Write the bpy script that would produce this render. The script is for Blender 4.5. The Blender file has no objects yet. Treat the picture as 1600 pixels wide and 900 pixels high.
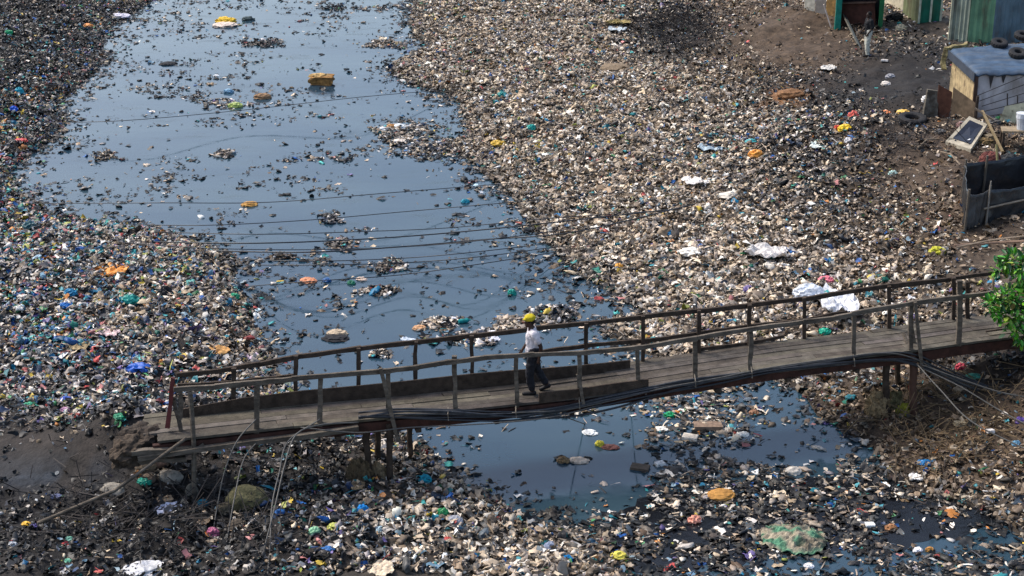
import bpy, math, random
import numpy as np
from mathutils import Vector, Matrix, noise as mn

rng = np.random.default_rng(7)
random.seed(7)
S = bpy.context.scene
COL = S.collection
R = math.radians

# ------------------------------------------------------------------ camera model
F = 2500.0; PITCH = R(20.87); HC = 13.8
cp, sp = math.cos(PITCH), math.sin(PITCH)

def ray(u, v):
    a = (u - 800) / F; b = (450 - v) / F
    return np.array([a, cp + b * sp, -sp + b * cp])
def at(u, v, z=0.0):
    d = ray(u, v); t = (z - HC) / d[2]
    return np.array([d[0] * t, d[1] * t, z])
def aty(u, v, Y):
    d = ray(u, v); t = Y / d[1]
    return np.array([d[0] * t, Y, HC + d[2] * t])
def px0(x, y):                      # world xy on z=0 -> photo pixel
    x = np.asarray(x, float); y = np.asarray(y, float)
    zc = y * cp + HC * sp
    yc = y * sp - HC * cp
    return 800 + F * x / zc, 450 - F * yc / zc
def pxh(x, y, z):
    x = np.asarray(x, float); y = np.asarray(y, float); h = HC - np.asarray(z, float)
    zc = y * cp + h * sp
    return 800 + F * x / zc, 450 - F * (y * sp - h * cp) / zc
def scale_at(P):
    return F / (P[1] * cp + (HC - P[2]) * sp)

# ------------------------------------------------------------------ river outline (surveyed shoreline points)
SHORE = [(300,-160),(262,-60),(238,0),(205,22),(168,45),(158,65),(166,92),(150,110),(112,145),(86,162),(100,186),(86,210),(58,236),(34,252),
 (18,268),(26,302),(60,318),(78,332),(134,344),(202,355),(272,370),(330,389),(368,402),(374,416),(360,428),(374,452),(394,490),(402,522),
 (424,560),(436,596),(500,650),(535,652),(600,672),(660,700),(694,738),(760,772),(800,800),(872,828),(935,834),(985,868),(990,930),(1010,1000),
 (1100,1120),(1900,1120),(1900,930),(1700,870),(1600,842),(1540,800),(1420,768),(1380,738),(1366,705),(1330,682),(1272,645),(1252,612),(1200,590),
 (1120,575),(1040,572),(1000,548),(952,526),(944,502),(1010,489),(962,462),(912,432),(882,406),(850,376),(822,342),(800,304),(762,278),(742,257),
 (716,240),(690,222),(728,216),(732,204),(720,166),(700,146),(642,132),(612,116),(612,100),(652,84),(668,72),(650,58),(640,36),(648,4),(640,-40),(640,-160)]
POLY = np.array([at(u, v, 0)[:2] for u, v in SHORE])

def sdf(x, y):                      # signed distance to the shore, positive on land
    x = np.asarray(x, float).ravel(); y = np.asarray(y, float).ravel()
    out = np.empty(x.shape)
    A = POLY; B = np.roll(POLY, -1, 0); E = B - A; L2 = (E ** 2).sum(1)
    for s in range(0, len(x), 40000):
        px = x[s:s+40000, None]; py = y[s:s+40000, None]
        wx = px - A[:, 0]; wy = py - A[:, 1]
        t = np.clip((wx * E[:, 0] + wy * E[:, 1]) / L2, 0, 1)
        d = np.sqrt(((wx - t * E[:, 0]) ** 2 + (wy - t * E[:, 1]) ** 2).min(1))
        c = ((A[:, 1] > py) != (B[:, 1] > py)) & (px < A[:, 0] + (py - A[:, 1]) * E[:, 0] / (E[:, 1] + 1e-12))
        ins = (c.sum(1) % 2) == 1
        out[s:s+40000] = np.where(ins, -d, d)
    return out

# cheap periodic value noise in numpy
NT = rng.random((256, 256))
def vnoise(x, y, f, seed=0):
    X = np.asarray(x) * f + 17.3 * seed + 1000; Y = np.asarray(y) * f + 9.1 * seed + 1000
    xi = np.floor(X).astype(int); yi = np.floor(Y).astype(int); fx = X - xi; fy = Y - yi
    fx = fx * fx * (3 - 2 * fx); fy = fy * fy * (3 - 2 * fy)
    g = lambda a, b: NT[a & 255, b & 255]
    return (g(xi, yi) * (1 - fx) + g(xi + 1, yi) * fx) * (1 - fy) + (g(xi, yi + 1) * (1 - fx) + g(xi + 1, yi + 1) * fx) * fy

def gz(u, v, cu, cv, ru, rv):
    return np.exp(-((u - cu) / ru) ** 2 - ((v - cv) / rv) ** 2)

def hgt(x, y):
    x = np.asarray(x, float).ravel(); y = np.asarray(y, float).ravel()
    d = sdf(x, y); u, v = px0(x, y)
    land = 0.05 + 0.35 * (1 - np.exp(-np.maximum(d, 0) / 2.0))
    rise = 0.9 * gz(u, v, 1330, 290, 210, 150) + 1.3 / (1 + np.exp(-((u - 1330 - 0.5 * (v - 100)) / 60.0))) * (1 / (1 + np.exp((v - 520) / 60.0)))
    rise += 0.9 * gz(u, v, 1230, 60, 130, 90)
    rise += 0.75 * gz(u, v, 190, 735, 120, 55) + 0.1 * gz(u, v, 0, 730, 190, 80)
    rise += 1.1 * gz(u, v, 1700, 600, 190, 90)
    rise += 0.75 * gz(u, v, 215, 735, 48, 26)
    rise += 0.35 * gz(u, v, 120, 470, 170, 90) + 0.9 * gz(u, v, 20, 60, 110, 110) + 0.3 * gz(u, v, 640, 900, 150, 80)
    rise *= (1 - np.exp(-np.maximum(d, 0) / 2.5))
    n = (vnoise(x, y, 0.5) - .5) * .35 + (vnoise(x, y, 1.3, 1) - .5) * .22 + (vnoise(x, y, 3.4, 2) - .5) * .14
    path = 1 - 0.8 * np.clip(gz(u, v, 1400, 110, 90, 60) + gz(u, v, 90, 745, 130, 60), 0, 1)
    land = land + rise + n * path * (1 - np.exp(-np.maximum(d, 0) / .6))
    sea = -0.6 * (1 - np.exp(np.minimum(d, 0) / .5))
    return np.where(d > 0, np.maximum(land, 0.02), sea)

def on(u, v, dz=0.0):               # point of the terrain seen at photo pixel
    z = 0.3
    for _ in range(14):
        P = at(u, v, z); z = 0.5 * z + 0.5 * max(0.0, float(hgt(P[0], P[1])[0]))
    P = at(u, v, z); P[2] = z + dz
    return P

# ------------------------------------------------------------------ scene helpers
def srgb(r, g, b):
    f = lambda c: (c / 255) / 12.92 if c <= 10 else ((c / 255 + 0.055) / 1.055) ** 2.4
    return (f(r), f(g), f(b))

def mat(name, col=None, rough=.8, spec=.3, attr=False, n_scale=6, n_amt=.25, metal=0, bump=0, bscale=30, stretch=(1,1,1), sheen=None):
    m = bpy.data.materials.new(name); m.use_nodes = True
    nt = m.node_tree; b = nt.nodes['Principled BSDF']
    b.inputs['Roughness'].default_value = rough
    b.inputs['Specular IOR Level'].default_value = spec
    b.inputs['Metallic'].default_value = metal
    tc = nt.nodes.new('ShaderNodeTexCoord'); mp = nt.nodes.new('ShaderNodeMapping')
    nt.links.new(tc.outputs['Object'], mp.inputs[0]); mp.inputs['Scale'].default_value = stretch
    no = nt.nodes.new('ShaderNodeTexNoise'); no.inputs['Scale'].default_value = n_scale; no.inputs['Detail'].default_value = 6
    nt.links.new(mp.outputs[0], no.inputs[0])
    mr = nt.nodes.new('ShaderNodeMapRange'); mr.inputs[1].default_value = .3; mr.inputs[2].default_value = .7
    mr.inputs[3].default_value = 1 - n_amt; mr.inputs[4].default_value = 1 + n_amt
    nt.links.new(no.outputs[0], mr.inputs[0])
    mx = nt.nodes.new('ShaderNodeVectorMath'); mx.operation = 'SCALE'
    nt.links.new(mr.outputs[0], mx.inputs['Scale'])
    if attr:
        a = nt.nodes.new('ShaderNodeAttribute'); a.attribute_name = 'Col'
        nt.links.new(a.outputs['Color'], mx.inputs[0])
    else:
        mx.inputs[0].default_value = col
    nt.links.new(mx.outputs[0], b.inputs['Base Color'])
    if bump:
        n2 = nt.nodes.new('ShaderNodeTexNoise'); n2.inputs['Scale'].default_value = bscale; n2.inputs['Detail'].default_value = 5
        nt.links.new(mp.outputs[0], n2.inputs[0])
        bp = nt.nodes.new('ShaderNodeBump'); bp.inputs['Strength'].default_value = bump; bp.inputs['Distance'].default_value = .05
        nt.links.new(n2.outputs[0], bp.inputs['Height']); nt.links.new(bp.outputs[0], b.inputs['Normal'])
    return m

_mc = {}
def cm(r, g, b, rough=.6, **k):     # cached plain-colour material from an sRGB colour
    key = (r, g, b, rough, tuple(sorted(k.items())))
    if key not in _mc:
        _mc[key] = mat('surface_%d_%d_%d' % (r, g, b), srgb(r, g, b), rough, **k)
    return _mc[key]

def mk(name, V, Fc, m, parent=None, smooth=False, loc=None, colors=None):
    me = bpy.data.meshes.new(name)
    V = [tuple(map(float, p)) for p in V]
    if loc is not None: V = [(a - loc[0], b - loc[1], c - loc[2]) for a, b, c in V]
    me.from_pydata(V, [], Fc); me.materials.append(m)
    if smooth: me.polygons.foreach_set('use_smooth', [True] * len(me.polygons))
    if colors is not None:
        ca = me.attributes.new('Col', 'FLOAT_COLOR', 'POINT'); ca.data.foreach_set('color', np.asarray(colors, np.float32).ravel())
    me.validate(); me.update()
    o = bpy.data.objects.new(name, me); COL.objects.link(o)
    if loc is not None: o.location = loc
    if parent is not None:
        o.parent = parent
        if loc is None: o.location = (-parent.location[0], -parent.location[1], -parent.location[2])
        else: o.location = tuple(loc[i] - parent.location[i] for i in range(3))
    return o
def bigmesh(name, V, Fq, cols, m):
    me = bpy.data.meshes.new(name)
    nv = len(V); nf = len(Fq); k = Fq.shape[1]
    me.vertices.add(nv); me.vertices.foreach_set('co', V.astype(np.float32).ravel())
    me.loops.add(nf * k); me.loops.foreach_set('vertex_index', Fq.astype(np.int32).ravel())
    me.polygons.add(nf); me.polygons.foreach_set('loop_start', np.arange(0, nf * k, k, dtype=np.int32))
    ca = me.attributes.new('Col', 'FLOAT_COLOR', 'POINT'); ca.data.foreach_set('color', cols.astype(np.float32).ravel())
    me.materials.append(m); me.update(calc_edges=True)
    o = bpy.data.objects.new(name, me); COL.objects.link(o)
    return o
def tag(o, label=None, cat=None, group=None, kind=None):
    if label: o['label'] = label
    if cat: o['category'] = cat
    if group: o['group'] = group
    if kind: o['kind'] = kind
    return o
def empty(name, loc, label, cat, group=None):
    o = bpy.data.objects.new(name, None); COL.objects.link(o); o.location = tuple(map(float, loc)); o.empty_display_size = .2
    return tag(o, label, cat, group)

class MB:
    def __init__(s): s.V = []; s.F = []
    def add(s, V, Fc):
        n = len(s.V); s.V += [np.array(p, float) for p in V]; s.F += [tuple(i + n for i in f) for f in Fc]; return s
    def hexa(s, P):                # 8 corners: bottom 4 ccw, top 4 ccw
        return s.add(P, [(3,2,1,0),(4,5,6,7),(0,1,5,4),(1,2,6,5),(2,3,7,6),(3,0,4,7)])
    def bar(s, a, b, w, h=None, up=(0,0,1), jit=0, seg=1):
        a = np.array(a, float); b = np.array(b, float); h = h or w
        d = (b - a) / np.linalg.norm(b - a); up = np.array(up, float)
        if abs(d @ up) > .95: up = np.array([0, 1., 0])
        x = np.cross(d, up); x /= np.linalg.norm(x); y = np.cross(x, d)
        n = len(s.V)
        for i in range(seg + 1):
            c = a + (b - a) * i / seg
            j = rng.normal(0, jit, 2) if jit else (0, 0)
            k = 1 + (rng.normal(0, .08) if jit else 0)
            for sx, sy in ((-1,-1),(1,-1),(1,1),(-1,1)):
                s.V.append(c + x * (sx * w / 2 * k + j[0]) + y * (sy * h / 2 * k + j[1]))
        for i in range(seg):
            o = n + 4 * i
            for q in range(4): s.F.append((o + q, o + (q + 1) % 4, o + 4 + (q + 1) % 4, o + 4 + q))
        s.F.append((n, n + 3, n + 2, n + 1)); o = n + 4 * seg; s.F.append((o, o + 1, o + 2, o + 3))
        return s
    def tube(s, pts, r, sides=6):
        pts = [np.array(p, float) for p in pts]; rs = r if hasattr(r, '__len__') else [r] * len(pts)
        n = len(s.V)
        for i, p in enumerate(pts):
            d = pts[min(i + 1, len(pts) - 1)] - pts[max(i - 1, 0)]; d = d / (np.linalg.norm(d) + 1e-9)
            up = np.array([0, 0, 1.]) if abs(d[2]) < .9 else np.array([0, 1., 0])
            x = np.cross(d, up); x /= np.linalg.norm(x); y = np.cross(x, d)
            for k in range(sides):
                t = 2 * math.pi * k / sides; s.V.append(p + (x * math.cos(t) + y * math.sin(t)) * rs[i])
        for i in range(len(pts) - 1):
            for k in range(sides):
                a = n + i * sides + k; b = n + i * sides + (k + 1) % sides; s.F.append((a, b, b + sides, a + sides))
        s.F.append(tuple(n + k for k in reversed(range(sides)))); e = n + (len(pts) - 1) * sides; s.F.append(tuple(e + k for k in range(sides)))
        return s
    def build(s, name, m, parent=None, smooth=False, loc=None):
        return mk(name, s.V, s.F, m, parent, smooth, loc)

def smoothpts(P, k=6):             # Catmull-Rom
    P = [np.array(p, float) for p in P]; Q = [2 * P[0] - P[1]] + P + [2 * P[-1] - P[-2]]; out = []
    for i in range(1, len(Q) - 2):
        for j in range(k):
            t = j / k; a, b, c, d = Q[i-1], Q[i], Q[i+1], Q[i+2]
            out.append(.5 * ((2*b) + (c-a)*t + (2*a-5*b+4*c-d)*t*t + (3*b-a-3*c+d)*t**3))
    out.append(P[-1]); return out

# ------------------------------------------------------------------ litter zones on the banks; charcoal corners mix ash with painted shade and vignette
#           cu   cv   ru   rv  palette weight
PAL = ['beige', 'mixed', 'charcoal', 'brown', 'bright']
ZONES = [(60,430,190,170,'mixed',2.2),(40,220,110,130,'mixed',3.0),(10,250,60,160,'charcoal',1.6),(10,60,190,90,'charcoal',6.0),(180,60,60,45,'mixed',2.5),(60,560,220,70,'mixed',2.0),
 (250,470,140,90,'beige',1.2),(90,650,260,45,'charcoal',1.8),(150,830,330,90,'charcoal',9.0),(20,120,60,90,'charcoal',2.0),
 (450,720,110,55,'charcoal',4.0),(520,850,120,60,'mixed',2.5),(700,850,170,70,'bright',2.0),(420,800,70,60,'charcoal',2.5),
 (900,200,300,250,'beige',2.0),(950,260,320,220,'bright',1.1),(1050,440,260,90,'bright',1.6),(1060,50,52,30,'charcoal',26),(1200,60,110,60,'brown',8.0),(1300,80,60,45,'brown',3.0),
 (1300,135,100,22,'charcoal',9.0),(1290,230,130,70,'charcoal',1.6),(1280,210,120,50,'mixed',1.2),(1410,125,90,45,'charcoal',14.0),(1450,250,100,60,'brown',6.0),
 (1400,220,50,30,'charcoal',4),(1480,350,130,60,'brown',1.8),(1180,400,100,40,'bright',1.3),(1490,650,170,75,'brown',8),(1540,580,110,50,'charcoal',7.0),(1370,600,80,40,'mixed',1.5),
 (1290,300,90,60,'charcoal',.8),(1200,25,90,30,'brown',2)]
GROUNDC = {'beige':srgb(78,69,59),'mixed':srgb(48,45,44),'charcoal':srgb(24,23,24),'brown':srgb(74,60,47),'bright':srgb(82,74,64)}
BARE = [(80,735,150,40,.985),(60,690,170,26,.80),(1215,62,80,46,.95),(1290,75,50,35,.85),(1250,30,70,25,.8),(1400,120,100,48,.97),(1330,130,60,20,.5),(1490,150,80,60,.8),(1450,260,90,40,.72),(1500,40,150,40,.93),
 (1560,400,90,40,.8),(1225,150,28,12,.9),(1560,300,70,60,.9),(1500,620,160,70,.45),(1060,50,40,20,.6),(1400,215,40,22,.6),(330,745,60,35,.5)]
def weights(u, v):
    W = {k: np.zeros(u.shape) for k in PAL}; W['beige'] += .7; W['mixed'] += .25
    left = 1 / (1 + np.exp((u - 560) / 40.)); W['mixed'] += .5 * left; W['beige'] *= 1 - .35 * left
    for cu, cv, ru, rv, p, w in ZONES: W[p] += w * gz(u, v, cu, cv, ru, rv)
    T = sum(W.values()); return {k: W[k] / T for k in PAL}
def landdens(u, v):
    d = np.ones(u.shape)
    for cu, cv, ru, rv, a in BARE: d *= 1 - a * np.clip(1.25 * gz(u, v, cu, cv, ru, rv), 0, 1)
    return d

# ------------------------------------------------------------------ ground: one sheet to the horizon
def axis(a, b, step, far):
    c = list(np.arange(a, b, step)); s = step; lo = []; x = a
    while x > -far: s *= 1.35; x -= s; lo.append(x)
    hi = []; s = step; x = c[-1]
    while x < far: s *= 1.35; x += s; hi.append(x)
    return np.array(lo[::-1] + c + hi)
gx = axis(-27, 27, .17, 900); gy = axis(19, 84, .17, 900)
GX, GY = np.meshgrid(gx, gy); hx = GX.ravel(); hy = GY.ravel()
HZ = hgt(hx, hy)
far = (np.abs(hx) > 40) | (hy > 100) | (hy < 8)
fine = (vnoise(hx, hy, 6, 5) - .5) * .07
HZ = np.where((HZ > 0) & ~far, HZ + fine * np.minimum(1, HZ * 3), HZ)
u0, v0 = pxh(hx, np.maximum(hy, -20), HZ); W = weights(u0, v0)
C = sum(W[k][:, None] * np.array(GROUNDC[k])[None] for k in PAL)
# wet silt on the path with its blue-grey sky sheen painted in; ochre earth patches
wet = np.clip(1.3 * gz(u0, v0, 70, 738, 95, 30) * (vnoise(hx, hy * .4, 2.0, 8) > .35) * (.35 + .65 * vnoise(hx * .6, hy * 3, 2.2, 12)), 0, 1)[:, None]
C = C * (1 - wet) + np.array(srgb(46, 52, 60)) * wet
och = np.clip(2.2 * (gz(u0, v0, 1232, 150, 26, 11) + gz(u0, v0, 1192, 185, 11, 18)), 0, 1)[:, None]
C = C * (1 - och) + np.array(srgb(118, 84, 54)) * och
tr = np.clip(gz(u0, v0, 130, 690, 190, 26), 0, 1)[:, None]
C = C * (1 - tr) + np.array(srgb(40, 35, 32)) * tr
C *= (0.75 + .5 * vnoise(hx, hy, 2.2, 9))[:, None]
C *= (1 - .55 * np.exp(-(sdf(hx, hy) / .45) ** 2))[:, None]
C = np.c_[C, np.ones(len(C))]
nx, ny = len(gx), len(gy)
i0 = (np.arange(ny - 1)[:, None] * nx + np.arange(nx - 1)[None]).ravel()
ground_m = mat('bare_earth', rough=.85, spec=.3, attr=True, n_scale=5, n_amt=.45, bump=.6, bscale=14)
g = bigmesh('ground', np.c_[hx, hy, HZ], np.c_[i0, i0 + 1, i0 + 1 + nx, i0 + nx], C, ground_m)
g.data.polygons.foreach_set('use_smooth', [True] * len(g.data.polygons)); tag(g, kind='structure')

# ------------------------------------------------------------------ water
def water_mat():
    m = bpy.data.materials.new('river_water'); m.use_nodes = True; nt = m.node_tree; b = nt.nodes['Principled BSDF']
    tc = nt.nodes.new('ShaderNodeTexCoord'); n = nt.nodes.new('ShaderNodeTexNoise'); n.inputs['Scale'].default_value = .22; n.inputs['Detail'].default_value = 4
    mp = nt.nodes.new('ShaderNodeMapping'); mp.inputs['Scale'].default_value = (.6, 1.4, 1)
    nt.links.new(tc.outputs['Object'], mp.inputs[0]); nt.links.new(mp.outputs[0], n.inputs[0])
    cr = nt.nodes.new('ShaderNodeValToRGB'); cr.color_ramp.elements[0].position = .35; cr.color_ramp.elements[1].position = .68
    cr.color_ramp.elements[0].color = (*WATER_A, 1); cr.color_ramp.elements[1].color = (*WATER_B, 1)
    nt.links.new(n.outputs[0], cr.inputs[0]); nt.links.new(cr.outputs[0], b.inputs['Base Color'])
    b.inputs['Roughness'].default_value = .12; b.inputs['IOR'].default_value = 1.5
    n3 = nt.nodes.new('ShaderNodeTexNoise'); n3.inputs['Scale'].default_value = .9; n3.inputs['Detail'].default_value = 9; n3.inputs['Roughness'].default_value = .7; nt.links.new(mp.outputs[0], n3.inputs[0])
    r3 = nt.nodes.new('ShaderNodeMapRange'); r3.inputs[1].default_value = .5; r3.inputs[2].default_value = .68; r3.inputs[3].default_value = .07; r3.inputs[4].default_value = .32; nt.links.new(n3.outputs[0], r3.inputs[0]); nt.links.new(r3.outputs[0], b.inputs['Roughness'])
    n2 = nt.nodes.new('ShaderNodeTexNoise'); n2.inputs['Scale'].default_value = 1.6; n2.inputs['Detail'].default_value = 3
    nt.links.new(mp.outputs[0], n2.inputs[0])
    bp = nt.nodes.new('ShaderNodeBump'); bp.inputs['Strength'].default_value = .05; bp.inputs['Distance'].default_value = .05
    nt.links.new(n2.outputs[0], bp.inputs['Height']); nt.links.new(bp.outputs[0], b.inputs['Normal'])
    return m
WATER_A = srgb(32, 56, 72); WATER_B = srgb(54, 74, 84)
w = mk('water', [(-900,-900,0),(900,-900,0),(900,900,0),(-900,900,0)], [(0,1,2,3)], water_mat()); tag(w, kind='structure')

SL = [(955,822),(975,796),(1010,778),(1060,768),(1120,762),(1180,750),(1240,754),(1300,742),(1370,748),(1430,752),(1500,766),(1580,790),(1700,800),(1700,832),(1600,826),(1540,822),(1500,838),(1440,846),(1400,862),(1330,856),(1260,868),(1200,860),(1150,880),(1100,884),(1050,900),(985,884),(950,850)]
SP = smoothpts([at(u_, v_, .004) for u_, v_ in SL] + [at(*SL[0], .004)], 5)[:-1]
SP = [(p[0] + .12 * mn.noise(Vector((p[0] * 3, p[1] * 3, 0))), p[1] + .2 * mn.noise(Vector((p[0] * 3, p[1] * 3, 9))), .004) for p in SP]
tag(mk('sludge_water', SP, [tuple(range(len(SP)))], mat('black_sludge', srgb(16, 17, 20), .22, .35, n_scale=1.5, n_amt=.5, bump=.15, bscale=6)), kind='structure')
# ------------------------------------------------------------------ litter templates
def ico():
    t = (1 + 5 ** .5) / 2
    V = np.array([(-1,t,0),(1,t,0),(-1,-t,0),(1,-t,0),(0,-1,t),(0,1,t),(0,-1,-t),(0,1,-t),(t,0,-1),(t,0,1),(-t,0,-1),(-t,0,1)], float)
    V /= np.linalg.norm(V[0])
    Fc = [(0,11,5),(0,5,1),(0,1,7),(0,7,10),(0,10,11),(1,5,9),(5,11,4),(11,10,2),(10,7,6),(7,1,8),(3,9,4),(3,4,2),(3,2,6),(3,6,8),(3,8,9),(4,9,5),(2,4,11),(6,2,10),(8,6,7),(9,8,1)]
    return V, np.array(Fc)
TEMPL = []
IV, IF = ico()
for k in range(10):                 # crumpled lumps
    V = IV * (1 + rng.normal(0, .38, (12, 1))) * np.array([1, .75, .42]); TEMPL.append(('lump', V, IF))
gq = [(j*3+i, j*3+i+1, j*3+i+4, j*3+i+3) for j in range(2) for i in range(2)]
gt = np.array([t for a, b, c, d in gq for t in ((a, b, c), (a, c, d))])
for k in range(14):                 # crumpled scraps
    V = np.array([((i-1), (j-1) * .7, 0) for j in range(3) for i in range(3)], float)
    V += rng.normal(0, .2, V.shape) * np.array([1, 1, 1.25]); TEMPL.append(('scrap', V, gt))
for k in range(4):                  # bottles / cans
    V = []; n = 5
    for xx, rr in ((-1, .3), (.55, .3), (1.0, .12)):
        for q in range(n): V.append((xx, rr * math.cos(q * 6.283 / n), rr * math.sin(q * 6.283 / n)))
    Fc = []
    for i in range(2):
        for q in range(n):
            a = i*n+q; b = i*n+(q+1) % n; Fc += [(a, b, b+n), (a, b+n, a+n)]
    Fc += [(0, 2, 1), (0, 3, 2), (0, 4, 3), (2*n, 2*n+1, 2*n+2), (2*n, 2*n+2, 2*n+3), (2*n, 2*n+3, 2*n+4)]
    TEMPL.append(('bottle', np.array(V) * (1, 1 + .3 * k, 1), np.array(Fc)))
for k in range(5):                  # strips and stalks
    V = np.array([(-1,-.1,0),(0,-.07,.1),(1,-.05,-.05),(-1,.1,.02),(0,.08,.12),(1,.04,0),(-1,0,.12),(0,0,.25),(1,0,.1)], float); V += rng.normal(0, .05, V.shape)
    Fc = [(0,1,7),(0,7,6),(1,2,8),(1,8,7),(6,7,4),(6,4,3),(7,8,5),(7,5,4)]; TEMPL.append(('strip', V, np.array(Fc)))

NBASE = len(TEMPL)
def sub1():
    V = [Vector(p) for p in IV]; Fc = [tuple(f) for f in IF]; mid = {}; nf = []
    def m_(a, b):
        k = (min(a, b), max(a, b))
        if k not in mid: V.append(((V[a] + V[b]) / 2).normalized()); mid[k] = len(V) - 1
        return mid[k]
    for a, b, c in Fc:
        x1, y1, z1 = m_(a, b), m_(b, c), m_(c, a); nf += [(a, x1, z1), (b, y1, x1), (c, z1, y1), (x1, y1, z1)]
    return np.array([tuple(p) for p in V]), np.array(nf)
SV, SF = sub1()
for k in range(10):
    ph = rng.uniform(0, 6, 6); V = SV * (1 + .22 * np.sin(SV[:, :1] * 5 + ph[0] + 3 * SV[:, 1:2]) + rng.normal(0, .2, (len(SV), 1))) * np.array([1, .62, .38]) + rng.normal(0, .11, SV.shape); TEMPL.append(('bag', V, SF))
for k in range(10):
    n5 = 6; V = np.array([((i/(n5-1)*2-1), (j/(n5-1)*2-1)*.7, 0) for j in range(n5) for i in range(n5)], float)
    ph = rng.uniform(0, 6, 4); V[:, 2] = .22*np.sin(V[:,0]*3+ph[0]) + .2*np.sin(V[:,1]*4+ph[1]+V[:,0]*2) + rng.normal(0, .1, len(V)); V[:, :2] += rng.normal(0, .07, (len(V), 2))
    V[:, :2] *= (1 - .25*np.abs(V[:,0]*V[:,1]))[:, None]
    q = [(j*n5+i, j*n5+i+1, j*n5+i+n5+1, j*n5+i+n5) for j in range(n5-1) for i in range(n5-1)]
    TEMPL.append(('cloth', V, np.array([t for a, b, c, d in q for t in ((a, b, c), (a, c, d))])))
def P_(rows): return np.array([srgb(*r) for r in rows])
PALC0 = {
 'beige': P_([(190,174,150),(158,142,120),(134,118,98),(112,98,84),(210,196,174),(104,94,82),(172,158,138),(136,128,120),(84,76,70),(216,210,200),(120,104,86),(70,64,60),(146,138,132),(170,152,132),(96,86,76),(150,130,108)]),
 'mixed': P_([(180,176,172),(120,116,116),(60,62,66),(140,132,128),(90,88,88),(40,44,50),(206,202,200),(70,74,84),(104,96,90),(150,144,146),(34,38,46),(84,96,108),(52,50,50),(168,160,150),(60,72,92),(120,108,96)]),
 'charcoal': P_([(26,28,30),(20,21,23),(38,38,40),(30,32,30),(46,44,42),(16,17,19),(58,58,60),(30,28,26),(24,27,30),(42,38,34),(34,38,42),(84,86,88)]),
 'brown': P_([(104,88,70),(88,72,58),(120,104,86),(74,62,52),(136,120,102),(60,50,42),(98,84,72),(150,138,122),(84,78,70),(112,94,70)]),
 'bright': P_([(226,220,210),(200,190,176),(180,166,148),(210,204,196),(160,148,134),(130,118,106),(110,100,90),(190,176,160),(234,232,228),(90,84,78),(172,158,146),(214,196,176),(72,68,64)]),
}
PALC = dict(PALC0); PALC['charcoal'] = PALC0['charcoal'] * .8
ACC = P_([(30,120,160),(30,96,170),(70,170,170),(150,180,200),(36,104,150),(24,84,160),(50,140,150),(36,120,106),(60,130,84),(206,180,70),(204,136,70),(180,72,70),(206,140,140),(110,98,156),(236,236,236),(80,160,176),(150,158,76),(232,226,220),(30,60,104),(100,140,170),(236,236,236),(40,130,150),(216,210,206)])
ACCP = {'beige': .045, 'mixed': .34, 'charcoal': .035, 'brown': .04, 'bright': .07}

def scatter(x, y, z, size, cols, tmplw, flat=1.0, tilt=.45):
    n = len(x); ids = rng.choice(NBASE, n, p=tmplw)
    bigp = size > .082; ids[bigp] = rng.integers(NBASE + 6, len(TEMPL), bigp.sum())
    VV = []; FF = []; CC = []; off = 0
    for t, (kind, V, Fc) in enumerate(TEMPL):
        I = np.where(ids == t)[0]
        if not len(I): continue
        m = len(I); nv = len(V)
        yaw = rng.uniform(0, 6.283, m); rx = rng.normal(0, tilt, m); ry = rng.normal(0, tilt, m)
        s = size[I][:, None] * rng.uniform(.7, 1.3, (m, 3)); s[:, 2] *= flat
        if kind == 'strip': s *= 1.7
        P = V[None] * s[:, None, :] * (1 + rng.normal(0, .1, (m, nv, 1)))
        c, q = np.cos(rx)[:, None], np.sin(rx)[:, None]
        Y = P[..., 1] * c - P[..., 2] * q; Z = P[..., 1] * q + P[..., 2] * c; X = P[..., 0]
        c, q = np.cos(ry)[:, None], np.sin(ry)[:, None]
        X, Z = X * c + Z * q, -X * q + Z * c
        c, q = np.cos(yaw)[:, None], np.sin(yaw)[:, None]
        X, Y = X * c - Y * q, X * q + Y * c
        VV.append(np.stack([X + x[I][:, None], Y + y[I][:, None], Z + z[I][:, None]], -1).reshape(-1, 3))
        FF.append((Fc[None] + (np.arange(m) * nv)[:, None, None] + off).reshape(-1, 3))
        CC.append(np.repeat(np.c_[cols[I], np.ones(m)], nv, 0)); off += m * nv
    return np.concatenate(VV), np.concatenate(FF), np.concatenate(CC)
def tw(lump, scrap, bottle, strip):
    w = np.array([{'lump': lump / 10, 'scrap': scrap / 14, 'bottle': bottle / 4, 'strip': strip / 5}[t[0]] for t in TEMPL[:NBASE]]); return w / w.sum()

litter_m = mat('litter_plastic', rough=.5, spec=.35, attr=True, n_scale=9, n_amt=.25)

def pick_colors(u, v, W, x, y):
    n = len(u); cum = np.cumsum(np.stack([W[k] for k in PAL], 1), 1); r = rng.random(n)[:, None]; pid = (r > cum).sum(1).clip(0, 4)
    cols = np.zeros((n, 3))
    for i, k in enumerate(PAL):
        I = np.where(pid == i)[0]; tab = PALC[k]
        c = tab[rng.integers(0, len(tab), len(I))]
        cl = vnoise(x[I], y[I], .9, 21)                       # colour pieces come in patches
        a = rng.random(len(I)) < ACCP[k] * (0.55 + 1.8 * np.clip(cl - .35, 0, 1)) * (1 + 1.1 * gz(u[I], v[I], 30, 290, 110, 220) + .5 * gz(u[I], v[I], 60, 520, 150, 80))
        c[a] = ACC[rng.integers(0, len(ACC), a.sum())] * rng.uniform(.5, 1.0, (a.sum(), 1))
        cols[I] = c
    return (cols * rng.uniform(.78, 1.15, (n, 1)) * LITTER_GAIN).clip(0, .85)
LITTER_GAIN = np.array([1.09, 1.05, .98])

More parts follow.
